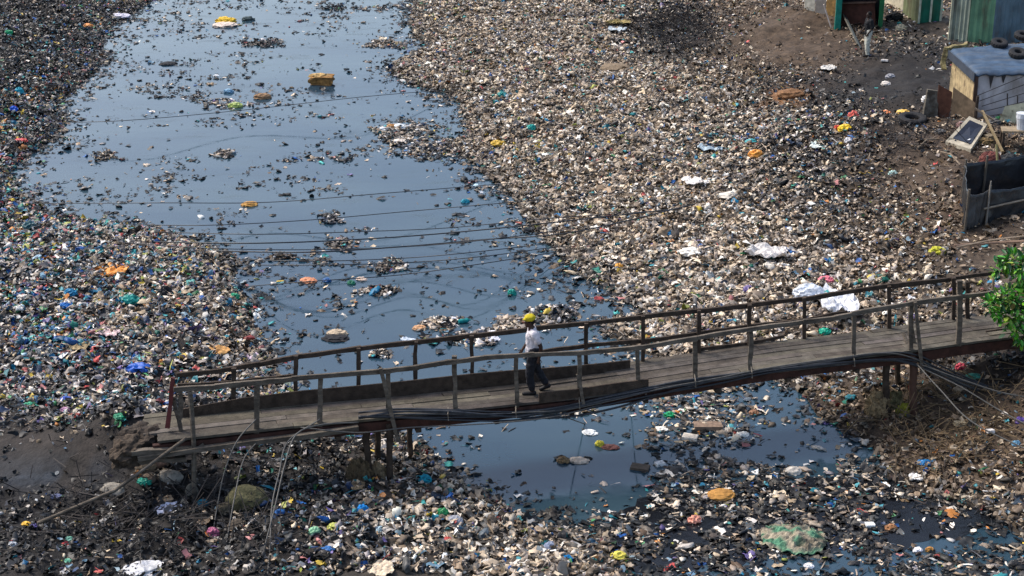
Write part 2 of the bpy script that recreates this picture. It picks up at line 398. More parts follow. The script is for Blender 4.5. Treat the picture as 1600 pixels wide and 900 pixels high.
# ---- litter on the banks
NL = 900000
y = 22 + (82 - 22) * rng.random(NL); halfw = y * .40 + 4; x = (rng.random(NL) * 2 - 1) * halfw
wgt = halfw / halfw.max(); keep = rng.random(NL) < wgt; x = x[keep]; y = y[keep]
d = sdf(x, y); z = hgt(x, y); u, v = pxh(x, y, np.maximum(z, 0))
keep = (d > -.12) & (rng.random(len(x)) < landdens(u, v) * (.78 + .6 * vnoise(x, y, .8, 3)).clip(0, 1)) & (v > -75) & (v < 985) & (u > -130) & (u < 1760)
x, y, u, v, d, z = [a[keep] for a in (x, y, u, v, d, z)]
W = weights(u, v)
size = np.exp(rng.normal(math.log(.056), .36, len(x))).clip(.018, .16)
bg_ = rng.random(len(x)) < .03 * (1 - .7 * W['charcoal']); size[bg_] = np.exp(rng.normal(math.log(.11), .25, bg_.sum())).clip(.085, .24)
size *= .94 - .3 * (W['charcoal'] + W['brown'])
big = gz(u, v, 1060, 450, 260, 100) + gz(u, v, 560, 850, 330, 80); size *= 1 + .12 * big
z = z + rng.uniform(-.01, .07, len(x)) * np.minimum(1, .4 + d.clip(0, 2))
cols = pick_colors(u, v, W, x, y)
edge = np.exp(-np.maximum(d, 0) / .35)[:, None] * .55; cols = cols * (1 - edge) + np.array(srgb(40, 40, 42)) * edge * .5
print('bank litter', len(x))
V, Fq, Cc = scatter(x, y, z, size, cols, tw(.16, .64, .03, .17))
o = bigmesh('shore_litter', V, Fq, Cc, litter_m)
tag(o, 'dense mixed plastic litter covering both river banks', 'litter', kind='stuff')

# ---- litter afloat
FLO = [(330,40,45,6,.5),(400,68,40,9,1.2),(520,12,30,6,1.1),(610,12,40,7,.8),(600,68,42,7,1.6),(300,65,40,10,.5),(380,110,60,25,.18),(360,160,35,25,.8),(430,170,60,10,.25),(440,190,50,10,.7),
 (300,150,60,30,.18),(540,215,60,14,.8),(640,205,55,16,1.6),(660,235,70,16,1.3),(720,225,45,14,1.5),(500,250,60,9,.9),(160,243,35,9,.8),(230,270,70,20,.3),(350,243,20,7,.9),(285,308,30,7,.8),(330,300,60,16,.25),
 (420,275,70,20,.2),(510,300,22,12,.6),(515,340,20,10,1.2),(540,365,50,14,.8),(535,385,22,12,1.2),(440,400,26,6,.7),(500,405,26,9,.9),(530,430,50,14,1.0),(600,415,25,12,1.3),(610,455,50,9,1.0),(690,455,28,8,.9),(540,480,40,13,.5),
 (480,505,30,12,.6),(530,522,30,9,1.2),(650,495,30,9,.9),(690,505,45,12,1.4),(700,520,50,9,.6),(800,505,40,12,1.5),(745,530,50,14,1.0),(870,490,55,22,1.3),(850,515,40,10,.7),(880,545,60,16,.5),(720,345,40,10,.8),(740,380,60,12,.5),
 (800,350,40,16,.9),(830,400,40,14,.4),(860,440,50,14,.35),(830,460,30,10,.5),(930,470,40,12,.9),(970,505,40,14,1.2),(940,560,60,18,1.2),(1020,575,60,14,2),(880,600,60,12,1.2),
 (395,440,30,14,.7),(410,560,14,30,.9),(400,500,14,20,1.0),(380,410,18,9,1.0),(270,368,60,6,.8),(100,310,40,7,.5),(60,262,30,8,.8),(130,120,40,10,.5),(210,40,40,8,.9),(700,155,40,8,1.0),(680,170,40,6,.4),(760,290,30,8,1.0),(790,320,30,8,1),
 # pool below the bridge
 (960,640,95,24,2.2),(1080,650,85,32,2.2),(1000,615,120,14,2.4),(1120,690,60,18,1.1),(1190,640,40,20,1.0),(1110,720,70,18,.7),(900,718,26,6,1.3),(1000,735,26,5,.7),(850,745,40,8,.3),(940,770,35,10,.35),(1030,770,60,20,1.0),
 (1080,780,110,30,1.5),(1200,770,120,36,1.7),(1320,780,100,40,1.8),(1440,770,120,36,1.7),(1100,840,130,50,1.5),(1280,860,160,50,1.2),(1450,860,120,50,1.2),(1560,880,70,30,1.2),(1200,730,60,10,1.3),(1300,735,70,9,1.3),(960,790,40,20,.5),(960,850,50,30,1.3),
 (1010,820,60,12,1.5),(1250,610,40,12,.6),(1330,690,40,10,.8),(1580,770,90,40,1.2)]
VOID = [(700,690,60,30,.9),(790,740,150,70,.97),(850,770,80,40,.85),(1275,680,95,48,.95),(1225,630,35,18,.8),(1180,715,50,14,.6),(830,690,120,18,.8),(1070,838,42,16,.93),(1415,790,42,15,.9),(1580,838,55,12,.9),(1040,882,90,14,.55),(1330,890,150,10,.3),(1590,800,30,14,.8)]
NFl = 1000000
y = 22 + 56 * rng.random(NFl); halfw = y * .40 + 4; x = (rng.random(NFl) * 2 - 1) * halfw
keep = rng.random(NFl) < halfw / halfw.max(); x = x[keep]; y = y[keep]; u, v = px0(x, y)
dens = np.full(len(x), .01)
for cu, cv, ru, rv, a in FLO: dens += 1.0 * a * gz(u, v, cu, cv, ru, rv)
for cu, cv, ru, rv, a in VOID: dens *= 1 - a * np.clip(1.3 * gz(u, v, cu, cv, ru, rv), 0, 1)
n1 = vnoise(x * .55, y, 1.5, 31); n2 = vnoise(x, y, 5, 32)
up_ = (v < 600)
clump = np.where(up_, np.clip((n1 - .42) * 4, 0.02, 1) * np.clip((n2 - .34) * 3, 0.04, 1) * .95 + .03, np.clip((n1 - .25) * 3.2, 0.05, 1) * np.clip((n2 - .2) * 2.5, .15, 1))
general = np.where(up_, .22, .0) * np.clip((vnoise(x * .5, y, .5, 33) - .3) * 2, 0, 1)
low = 1.0 / (1 + np.exp(-(v - (742 - 0.02 * (u - 1200) + 70 * np.exp(-((u - 930) / 90.0) ** 2))) / 8.0)) * (u > 860)
low = low * (1 - np.clip(1.3 * (gz(u, v, 1070, 838, 42, 16) + gz(u, v, 1415, 790, 42, 15) + gz(u, v, 1580, 838, 55, 12)), 0, 1)) * np.clip(1 - .6 * (v > 865), 0, 1)
shore = np.exp(-np.abs(np.minimum(sdf(x, y), 0)) / .35) * .9
dens = (dens + general) * clump + .85 * low * np.clip((n1 - .12) * 3, .1, 1) * np.clip((n2 - .1) * 2.5, .2, 1) + shore * np.clip((n2 - .3) * 3, 0, 1)
keep = (rng.random(len(x)) < dens)
x, y, u, v = [a[keep] for a in (x, y, u, v)]
d = sdf(x, y); keep = (d < .1) & (v > -60) & (v < 980); x, y, u, v, d = [a[keep] for a in (x, y, u, v, d)]
fw = {k: np.zeros(len(x)) for k in PAL}
thick = np.zeros(len(x))
for cu, cv, ru, rv, a in FLO: thick += a * gz(u, v, cu, cv, ru, rv)
fw['bright'] = np.clip(.08 + .17 * thick, 0, .55); fw['beige'] = np.clip(.08 + .2 * thick, 0, .45); fw['mixed'] = .1 + .12 * np.clip(thick, 0, 1)
fw['charcoal'] = np.where(v > 600, 1.0, 1.2) + 1.6 * (v > 745); fw['mixed'] = fw['mixed'] + .2 * (v > 600); fw['brown'] = .08 + .05 * thick
T = sum(fw.values()); fw = {k: fw[k] / T for k in PAL}
cols = pick_colors(u, v, fw, x, y)
size = np.exp(rng.normal(math.log(.045), .45, len(x))).clip(.02, .16)
print('floating litter', len(x))
V, Fq, Cc = scatter(x, y, rng.uniform(.0, .03, len(x)), size, cols, tw(.25, .5, .05, .2), flat=.6, tilt=.22)
o = bigmesh('floating_litter', V, Fq, Cc, litter_m)
tag(o, 'loose black scum and small scraps drifting in streaks on the water', 'litter', kind='stuff')

# ------------------------------------------------------------------ single pieces of rubbish
def icosub(n):
    V = [Vector(p) for p in IV]; Fc = [tuple(f) for f in IF]
    for _ in range(n):
        mid = {}; nf = []
        def m_(a, b):
            k = (min(a, b), max(a, b))
            if k not in mid: V.append(((V[a] + V[b]) / 2).normalized()); mid[k] = len(V) - 1
            return mid[k]
        for a, b, c in Fc:
            x1, y1, z1 = m_(a, b), m_(b, c), m_(c, a); nf += [(a, x1, z1), (b, y1, x1), (c, z1, y1), (x1, y1, z1)]
        Fc = nf
    return V, Fc
I3V, I3F = icosub(3)
_sd = [0]
def lumpy(c, sx, sy, sz, amp=.35, freq=1.7, ridged=True, yaw=None):
    _sd[0] += 1; s = Vector((_sd[0] * 7.7, 3.1, _sd[0] * 1.3)); V = []
    yaw = random.uniform(-.4, .4) if yaw is None else yaw; cy, sy_ = math.cos(yaw), math.sin(yaw)
    for p in I3V:
        n = mn.noise(p * freq + s); r = 1 + amp * (1 - 2.6 * abs(n)) * .9 if ridged else 1 + amp * n
        r += amp * .35 * mn.noise(p * freq * 3 + s)
        q = p * r; X, Y, Z = q.x * sx, q.y * sy, max(q.z, -.55) * sz
        V.append((c[0] + X * cy - Y * sy_, c[1] + X * sy_ + Y * cy, c[2] + Z + .4 * sz))
    return V, I3F
def sheet(c, sx, sy, sz, n=13, th=.012):
    _sd[0] += 1; s = Vector((_sd[0] * 5.3, 1.1, 2.2)); V = []; yaw = random.uniform(-.5, .5); cy, sn = math.cos(yaw), math.sin(yaw)
    for k in (0, 1):
        for j in range(n):
            for i in range(n):
                a = i / (n - 1) * 2 - 1; b = j / (n - 1) * 2 - 1
                rr = 1 + .38 * mn.noise(Vector((a * 1.2, b * 1.2, 0)) + s)
                a2, b2 = a * math.sqrt(1 - b * b / 2 * .7), b * math.sqrt(1 - a * a / 2 * .7)
                z = sz * (.9 * abs(mn.noise(Vector((a * 1.9, b * 1.9, 5)) + s)) * 2 + .5 * mn.noise(Vector((a * 5, b * 5, 9)) + s) + .45)
                X, Y = a2 * sx * rr, b2 * sy * rr
                V.append((c[0] + X * cy - Y * sn, c[1] + X * sn + Y * cy, c[2] + z - k * th))
    Fc = []; N = n * n
    for j in range(n - 1):
        for i in range(n - 1):
            a = j * n + i; Fc += [(a, a+1, a+n+1, a+n), (N+a+n, N+a+n+1, N+a+1, N+a)]
    rim = [i for i in range(n)] + [j*n+n-1 for j in range(1, n)] + [(n-1)*n+i for i in range(n-2, -1, -1)] + [j*n for j in range(n-2, 0, -1)]
    for i in range(len(rim)):
        a, b = rim[i], rim[(i + 1) % len(rim)]; Fc.append((b, a, a + N, b + N))
    return V, Fc
def box(c, sx, sy, sz, yaw=0, tilt=0, n=3, amp=.04):
    M = Matrix.Rotation(yaw, 3, 'Z') @ Matrix.Rotation(tilt, 3, 'X'); V = []; Fc = []; idx = {}
    _sd[0] += 1; s = Vector((_sd[0] * 3.3, 0, 0))
    def vi(i, j, k):
        if (i, j, k) not in idx:
            p = Vector((i / n * 2 - 1, j / n * 2 - 1, k / n * 2 - 1)); q = p * (1 + amp * 2 * mn.noise(p * 1.3 + s))
            q = M @ Vector((q.x * sx, q.y * sy, q.z * sz)); idx[(i, j, k)] = len(V); V.append((c[0] + q.x, c[1] + q.y, c[2] + q.z + sz))
        return idx[(i, j, k)]
    for a in range(n):
        for b in range(n):
            for k, flip in ((0, 1), (n, 0)):
                for f in ([(a,b,k),(a+1,b,k),(a+1,b+1,k),(a,b+1,k)], [(a,k,b),(a,k,b+1),(a+1,k,b+1),(a+1,k,b)], [(k,a,b),(k,a+1,b),(k,a+1,b+1),(k,a,b+1)]):
                    ii = [vi(*q) for q in f]; Fc.append(tuple(ii[::-1]) if flip else tuple(ii))
    return V, Fc
def bottle(c, L, r, yaw):
    m = MB(); d = np.array([math.cos(yaw), math.sin(yaw), .06]); c = np.array(c) + (0, 0, r)
    prof = [(-.5, .5), (-.48, .95), (-.2, 1), (0, .9), (.2, 1), (.3, .8), (.4, .32), (.5, .3)]
    m.tube([c + d * L * t for t, _ in prof], [r * q for _, q in prof], 10); return m.V, m.F

# (u, v, width px, height px, shape, colour, name, category, label)
ITEMS = [
 (172,422,48,18,'sheet',(226,150,66),'plastic_bag','bag','torn orange plastic bag spread flat on the left bank'),
 (258,456,22,20,'bag',(22,24,28),'plastic_bag','bag','solid black bag among pale scraps on the left bank'),
 (204,468,26,18,'bag',(24,132,124),'plastic_bag','bag','teal bag in the middle of the left bank below the orange bag'),
 (338,547,34,20,'sheet',(196,150,92),'sacking','sacking','tan ochre sacking piece near the left bank shoreline just above the footbridge'),
 (218,574,34,18,'bag',(28,84,172),'plastic_bag','bag','big royal blue bag on the left bank above the end of the footbridge'),
 (124,540,34,15,'sheet',(156,138,104),'cardboard_scrap','cardboard','olive tan cardboard piece lying on the left bank'),
 (168,520,38,12,'sheet',(216,190,186),'plastic_bag','bag','long pale pink bag with crumpled folds on the left bank'),
 (110,456,18,12,'bag',(30,120,160),'plastic_bag','bag','bright cyan blue bag at the far left of the left bank'),
 (105,475,20,10,'bag',(20,104,180),'plastic_bag','bag','sky blue bag just right of and below the cyan one on the left bank'),
 (367,463,14,12,'bag',(40,150,110),'plastic_bag','bag','small bright green bag at the edge of the river on the left bank'),
 (47,352,20,16,'bag',(44,84,92),'plastic_bag','bag','dark teal bag high on the left bank'),
 (104,624,18,12,'bag',(66,92,176),'plastic_ball','ball','periwinkle blue rounded bag near the dirt track at the left'),
 (101,640,14,10,'bag',(178,134,160),'plastic_bag','bag','mauve pink bag directly under the periwinkle blue one'),
 (44,631,14,8,'bag',(60,160,120),'plastic_bag','bag','small mint green bag left of the periwinkle blue one'),
 (188,649,20,10,'bag',(34,126,92),'plastic_bag','bag','green bag lying just above the dirt track left of the footbridge'),
 (226,751,20,14,'bag',(26,140,120),'plastic_bag','bag','bright turquoise bag between grey rocks below the abutment'),
 (258,777,24,20,'sheet',(182,156,126),'cardboard_scrap','cardboard','tan cardboard scrap right of the turquoise bag'),
 (264,794,40,16,'sheet',(196,198,214),'striped_bag','bag','white and lilac crumpled bag under the tan cardboard scrap'),
 (318,785,18,12,'bag',(24,120,140),'plastic_bag','bag','deep turquoise bag on black ash beside the mossy boulder'),
 (333,832,18,18,'bag',(188,108,136),'plastic_bag','bag','dusky pink bag hanging at the end of a fallen cable'),
 (224,886,60,26,'bag',(196,196,198),'plastic_bag','bag','large whitish bundle on black ash at the bottom edge of the picture'),
 (41,818,14,9,'bag',(226,176,56),'plastic_bag','bag','yellow orange bag alone on black ash at far left'),
 (54,821,16,8,'bag',(92,84,150),'plastic_bag','bag','purple bag touching the yellow orange one on black ash'),
 (108,841,14,8,'bag',(110,166,146),'plastic_bag','bag','pale green scrap, upper of two on the black ash'),
 (109,876,17,10,'bag',(84,158,132),'plastic_bag','bag','green scrap, lower of two on the black ash'),
 (20,850,14,10,'bag',(190,194,198),'plastic_bag','bag','white scrap at the lower left edge of the picture'),
 (88,774,16,8,'bag',(108,114,146),'plastic_bag','bag','slate blue bag beside the wet silt at the left'),
 (567,796,16,19,'bag',(28,128,196),'plastic_ball','ball','bright blue ball shaped bag in front of the near bridge piles'),
 (663,747,20,15,'bag',(24,134,154),'plastic_ball','ball','teal ball shaped bag at the water edge right of the near piles'),
 (691,799,18,14,'bag',(48,140,84),'plastic_bag','bag','grass green bag in the bottom bank of litter'),
 (492,831,18,18,'bag',(140,190,150),'plastic_bag','bag','pale mint bag in the bottom bank of litter'),
 (523,822,20,13,'bag',(196,200,104),'plastic_bag','bag','lime yellow bag right of the pale mint bag'),
 (510,858,22,13,'bag',(52,108,170),'plastic_bag','bag','mid blue crumpled bag below the pale mint bag'),
 (738,868,20,11,'bottle',(30,120,180),'plastic_bottle','bottle','blue plastic bottle lying near the bottom edge of the picture'),
 (597,886,34,26,'sheet',(212,194,168),'paper_scrap','paper','cream star shaped paper scrap at the bottom edge of the picture'),
 (711,812,22,16,'bag',(150,154,164),'plastic_bag','bag','grey rounded bag beside a bright blue scrap on the lower bank'),
 (692,815,14,10,'bag',(30,130,190),'plastic_bag','bag','bright blue scrap left of the grey rounded bag'),
 (967,868,24,17,'bag',(214,200,84),'plastic_bag','bag','yellow bag on the edge of the bottom bank'),
 (887,873,16,14,'bag',(20,126,186),'plastic_ball','ball','azure ball shaped bag left of the yellow bag at the bottom'),
 (860,853,20,16,'bag',(134,144,166),'plastic_bag','bag','greyish blue bag up and left of the azure ball'),
 (560,752,22,34,'sheet',(120,104,80),'rag','rag','dirty brown rag draped in the pile debris under the footbridge'),
 (1046,647,16,10,'bag',(20,150,96),'plastic_bag','bag','emerald scrap on the floating mat under the footbridge'),
 (1085,811,20,15,'bag',(220,150,128),'plastic_bag','bag','salmon bag floating on the dark lower pool'),
 (1126,770,42,20,'bag',(176,128,66),'foam_lump','foam','large orange brown foam lump floating in the lower pool'),
 (1240,734,24,15,'bag',(190,182,170),'stone','stone','pale rounded lump at the lower rim of the blue pool'),
 (1359,820,16,10,'box',(220,222,220),'foam_block','foam','white square foam block in the lower right litter'),
 (1392,823,18,11,'bag',(150,104,66),'plastic_bag','bag','rust brown scrap beside the white square foam block'),
 (1452,858,12,10,'bag',(178,128,60),'plastic_bag','bag','ochre scrap near the bottom right'),
 (1431,745,20,10,'sheet',(224,220,214),'paper_scrap','paper','white flat scrap on dark wet litter at lower right'),
 (1434,858,14,9,'bag',(224,222,224),'plastic_bag','bag','white scrap left of the ochre scrap near the bottom right'),
 (1264,883,14,9,'bag',(226,224,224),'plastic_bag','bag','white cup shaped scrap under the green sacking'),
 (1445,722,22,12,'bag',(32,112,168),'plastic_bag','bag','vivid blue bag between brown and wet litter below the far bridge piles'),
 (1547,673,13,10,'box',(222,218,214),'carton','carton','white carton on the shady slope at the right'),
 (1503,661,26,12,'box',(150,140,118),'wood_block','block','dusty tan block lying on the shady slope at the right'),
 (1521,656,9,10,'bag',(146,138,118),'stone','stone','small tan stone right of the dusty tan block'),
 (1501,572,15,12,'bag',(206,78,98),'plastic_bag','bag','crimson bag under the far end of the footbridge'),
 (1521,588,24,12,'bag',(62,140,122),'plastic_bag','bag','sea green bag right of the crimson bag'),
 (1593,656,14,12,'bag',(112,88,160),'plastic_bag','bag','violet scrap at the right edge of the picture'),
 (1588,692,12,10,'bag',(110,160,190),'plastic_bag','bag','light blue scrap at the right edge of the picture'),
 (1090,283,44,12,'sheet',(232,226,218),'paper_scrap','paper','long white sheet lying in the middle of the right bank'),
 (1080,392,30,14,'bag',(232,226,214),'plastic_bag','bag','plump white bag on the right bank beside the blue scrap'),
 (1048,364,14,10,'bag',(22,110,160),'plastic_bag','bag','blue scrap up and left of the plump white bag'),
 (1264,455,42,26,'bag',(200,206,214),'plastic_bag','bag','translucent grey white bag, left one of the big pair behind the rail'),
 (1302,470,62,40,'sheet',(226,226,228),'plastic_bag','bag','biggest crumpled white bag behind the footbridge railing'),
 (1290,437,24,14,'bag',(224,120,134),'plastic_bag','bag','pink bag above the biggest white bag'),
 (1330,476,11,15,'bag',(34,62,110),'plastic_bag','bag','navy bag at the right side of the biggest white bag'),
 (1288,517,18,12,'bag',(20,158,128),'plastic_bag','bag','emerald bag just above the bridge deck'),
 (1465,391,24,14,'bag',(172,170,52),'leafy_scrap','scrap','yellow green heap below the black pen'),
 (1363,434,16,12,'bag',(220,194,92),'plastic_bag','bag','soft yellow bag above the far part of the handrail'),
 (1395,270,13,9,'bag',(196,226,216),'plastic_bag','bag','minty white scrap on bare brown earth'),
 (1447,154,15,11,'bag',(222,220,216),'plastic_bag','bag','white bag at the foot of the brown sheet fence'),
 (1320,200,20,14,'bag',(224,186,42),'plastic_bag','bag','vivid yellow bag on the dark heap'),
 (1333,181,15,17,'bag',(222,106,92),'plastic_bag','bag','coral red bag above the vivid yellow bag'),
 (1308,199,9,9,'bag',(206,80,60),'plastic_bag','bag','small red scrap touching the vivid yellow bag'),
 (1383,176,16,9,'bag',(224,140,88),'plastic_bag','bag','orange bag left of the tyre'),
 (1412,175,20,9,'bag',(228,186,90),'plastic_bag','bag','yellow orange bag behind the tyre'),
 (1278,222,26,28,'sheet',(206,214,206),'cloth','cloth','pale draped cloth on the dark heap'),
 (1325,219,11,10,'bag',(226,222,220),'plastic_bag','bag','white round bag below the vivid yellow bag'),
 (1382,94,12,6,'box',(222,214,206),'foam_block','foam','little white slab on the black path'),
 (1391,119,14,9,'bag',(150,150,154),'plastic_bag','bag','grey bag lying on the black path'),
 (1384,130,14,8,'bag',(214,206,196),'plastic_bag','bag','off white bag where the black path meets the heap'),
 (1295,106,24,8,'sheet',(196,192,184),'paper_scrap','paper','off white strip below the brown slope'),
 (1408,43,15,11,'bag',(158,152,132),'bundle','bundle','rounded khaki bundle outside the green cabin'),
 (1398,27,26,16,'bag',(22,24,26),'sack','sack','black sack heap next to the green cabin'),
 (963,105,48,16,'bag',(120,104,84),'earth_lump','lump','long brown earth lump on the upper right bank'),
 (1236,146,40,18,'bag',(122,88,58),'earth_lump','lump','orange brown earth lump above the dark heap'),
 (965,44,26,12,'sheet',(186,196,200),'plastic_bag','bag','pale bluish sheet high on the right bank'),
 (970,26,13,9,'bag',(30,130,150),'plastic_bag','bag','teal scrap just above the pale bluish sheet'),
 (965,36,38,6,'sheet',(158,140,90),'sacking','sacking','mustard strip between the teal scrap and pale bluish sheet'),
 (830,199,13,11,'bag',(30,150,140),'plastic_bag','bag','turquoise scrap on the right bank near the shore'),
 (778,223,20,10,'bag',(184,150,50),'plastic_bag','bag','mustard yellow bag at the right shoreline'),
 (785,147,14,9,'bag',(36,130,126),'plastic_bag','bag','dark turquoise bag on the upper right bank near the shore'),
 (1112,232,40,10,'sheet',(160,176,184),'plastic_bag','bag','long pale blue sheet on the right bank'),
 (1174,222,20,11,'bag',(60,150,154),'plastic_bag','bag','turquoise bag right of the long pale blue sheet'),
 (1180,240,22,14,'bag',(222,150,66),'plastic_bag','bag','orange bag below the turquoise one on the right bank'),
 (860,397,12,8,'bag',(206,150,60),'plastic_bag','bag','hidden'),
 (967,415,12,9,'bag',(214,154,64),'plastic_bag','bag','orange scrap low on the right bank near the shore'),
 (872,337,14,9,'bag',(26,110,160),'plastic_bag','bag','blue scrap near the right shoreline above the cables'),
 (1200,395,70,18,'sheet',(206,200,194),'plastic_bag','bag','wide milky white sheet in the middle right of the bank'),
 (138,40,14,8,'bag',(226,150,80),'plastic_bag','bag','orange bag at the upper left shoreline'),
 (14,51,12,10,'bag',(30,150,100),'plastic_bag','bag','green scrap on the dark upper left bank'),
 (186,24,30,8,'bag',(200,196,206),'plastic_bag','bag','lilac white bag at the top left shoreline'),
 (30,142,13,12,'bag',(20,140,160),'plastic_bag','bag','cyan bag on the upper left bank'),
 (22,170,12,10,'bag',(20,84,190),'plastic_bag','bag','cobalt bag below the cyan bag on the upper left bank'),
 (33,219,18,8,'bag',(196,70,70),'plastic_bag','bag','red bag on the upper left bank'),
 # afloat
 (353,31,28,11,'bag',(206,170,52),'floating_sack','sack','yellow sack on top of a pale bundle floating near the top of the river'),
 (352,38,34,9,'bag',(206,190,176),'floating_bundle','bundle','pale bundle floating under the yellow sack'),
 (388,29,18,8,'bag',(60,74,76),'floating_bundle','bundle','dark grey bundle floating right of the yellow sack'),
 (410,150,24,11,'bag',(136,108,80),'floating_bundle','bundle','small brown and dark lump floating left of the foam block'),
 (368,164,20,10,'bag',(150,166,90),'floating_bag','bag','yellow green bag floating on the upper river'),
 (357,142,14,8,'bag',(110,150,176),'floating_bag','bag','light blue bag floating above the yellow green one'),
 (390,318,22,9,'bag',(186,140,74),'floating_foam','foam','ochre foam piece floating alone at mid river'),
 (338,118,8,4,'bag',(232,234,234),'floating_cup','cup','tiny white cup floating on the upper river'),
 (263,99,24,5,'bag',(38,40,44),'floating_mat','mat','thin black oval mat floating at upper left'),
 (726,502,20,9,'bottle',(20,130,130),'floating_bottle','bottle','teal bottle floating behind the footbridge railing'),
 (707,498,13,8,'bag',(226,224,224),'floating_tub','tub','white tub floating left of the teal bottle'),
 (655,511,18,9,'bag',(196,150,108),'floating_bag','bag','peach bag floating left of the white tub'),
 (527,519,28,12,'bag',(178,160,136),'floating_bundle','bundle','pale tan bundle on a black raft left of centre'),
 (524,527,36,9,'bag',(32,32,36),'floating_mat','mat','black raft carrying the pale tan bundle'),
 (637,532,22,6,'sheet',(206,214,222),'floating_sheet','sheet','bluish white sheet just above the back rail'),
 (727,314,12,8,'bag',(34,140,160),'floating_bag','bag','aqua bag floating near the right shore'),
 (600,201,14,7,'bag',(222,226,230),'floating_bag','bag','white bag on the left tip of the big upper raft'),
 (625,197,20,9,'bag',(212,218,220),'floating_bag','bag','white lump on top of the big upper raft'),
 (612,197,14,8,'bag',(176,128,74),'floating_bag','bag','tan lump between the two white ones on the big upper raft'),
 (625,220,20,8,'bag',(216,204,190),'floating_bag','bag','cream piece at the lower side of the big upper raft'),
 (668,228,14,6,'bag',(150,176,206),'floating_bag','bag','pale blue piece right of the big upper raft'),
 (482,437,24,10,'bag',(206,136,96),'floating_bag','bag','orange pink piece at the left end of the middle raft'),
 (511,437,13,8,'bag',(30,90,150),'floating_bag','bag','navy blue piece beside the orange pink one'),
 (549,441,12,8,'bag',(30,110,84),'floating_bag','bag','dark green piece on the middle raft'),
 (565,435,16,7,'bag',(214,190,170),'floating_bag','bag','cream piece right of the dark green one'),
 (800,457,12,12,'bag',(20,140,126),'floating_bag','bag','jade bag floating above the walking person'),
 (770,519,20,8,'bag',(226,226,230),'floating_bag','bag','white bag floating just left of the yellow cap'),
 (768,530,24,10,'sheet',(214,214,222),'floating_sheet','sheet','white sheet floating below the back rail left of the person'),
 (394,556,22,18,'sheet',(210,190,206),'floating_sheet','sheet','lilac sheet at the left shore touching the back rail'),
 (937,693,13,12,'bag',(196,186,64),'floating_bag','bag','yellow scrap floating in the blue pool'),
 (953,697,26,7,'bag',(96,60,56),'floating_board','board','maroon piece right of the yellow scrap in the blue pool'),
 (880,718,18,12,'bag',(126,104,76),'floating_bundle','bundle','brown bundle floating in the blue pool'),
 (905,718,28,8,'bag',(190,176,160),'floating_bundle','bundle','pale bundle right of the brown one in the blue pool'),
 (1000,730,32,9,'box',(84,74,64),'floating_board','board','brown board floating flat in the pool'),
 (1031,725,16,6,'box',(206,206,204),'floating_foam','foam','thin white foam slab in the pool right of the brown board'),
 (1106,664,48,15,'box',(128,108,92),'floating_board','board','big brown cardboard on the floating mat under the footbridge'),
 (1078,682,26,14,'box',(206,196,182),'floating_carton','carton','pale carton at the left of the big brown cardboard'),
 (1033,669,20,9,'bag',(226,222,214),'floating_bag','bag','white rounded piece on the floating mat'),
 (1160,677,20,9,'bag',(216,214,206),'floating_bag','bag','white piece at the right end of the floating mat'),
 (1178,644,14,10,'bag',(150,110,84),'floating_bag','bag','brown scrap at the upper right of the floating mat'),
 (922,674,22,9,'bag',(210,214,216),'floating_bag','bag','long white bag on the lower edge of the floating mat'),
]
floor_ = {}
for (u_, v_, w_, h_, sh, c_, nm, cat, lab) in ITEMS:
    if lab == 'hidden': continue
    fl = 'float' in nm or float(sdf(*at(u_, v_, 0)[:2])[0]) < 0
    Pc = at(u_, v_ + h_ * .28, 0.0) if fl else on(u_, v_ + h_ * .28)
    s = scale_at(Pc); th = math.asin((HC - Pc[2]) / np.linalg.norm(Pc - np.array([0, 0, HC])))
    sx = w_ / 2 / s
    hh = h_ / 2 / s
    if sh == 'sheet':
        sy = min(hh * .85 / math.sin(th), sx * 1.3); V, Fc = sheet(Pc + (0, 0, .03), sx, sy, sx * (.5 if w_ == 62 else .22), n=21 if w_ > 40 else 13)
    elif sh == 'box':
        V, Fc = box(Pc, sx * .9, min(sx * .7, hh / math.sin(th) * .8), max(.03, hh * .4), yaw=random.uniform(-.4, .4), tilt=random.uniform(-.15, .15))
    elif sh == 'bottle':
        V, Fc = bottle(Pc, sx * 2, hh * .8, random.uniform(-.5, .5))
    else:
        sy = min(sx * .75, hh * 1.1 / math.sin(th)); rem = max(hh ** 2 - (sy * math.sin(th)) ** 2, 0) ** .5
        sz = max(sx * .22, rem / math.cos(th)); V, Fc = lumpy(Pc - (0, 0, .01), sx, sy, sz, amp=.3 if not ('lump' in nm or 'stone' in nm) else .15)
    o = mk(nm, V, Fc, cm(*c_, rough=.45 if 'bag' in nm else .8, n_amt=.35, n_scale=14), loc=Pc)
    tag(o, lab, cat)

for (u_, v_, w_, h_, c_, lab) in [(222,700,.9,.34,(60,52,45),'brown earth heaped against the left end of the bridge deck'),(258,672,.8,.22,(54,47,41),'darker earth hump at the back corner of the left deck end'),(202,716,.6,.3,(70,60,50),'ochre earth clod below the left deck end')]:
    Pc = at(u_, v_, 1.25); V, Fc = lumpy(Pc, w_ / 2, .4, h_ * .9, amp=.35, freq=2.6, ridged=False)
    tag(mk('earth_lump', V, Fc, cm(*c_, rough=.95, n_amt=.5, n_scale=8, bump=1, bscale=12), loc=Pc), lab, 'earth')
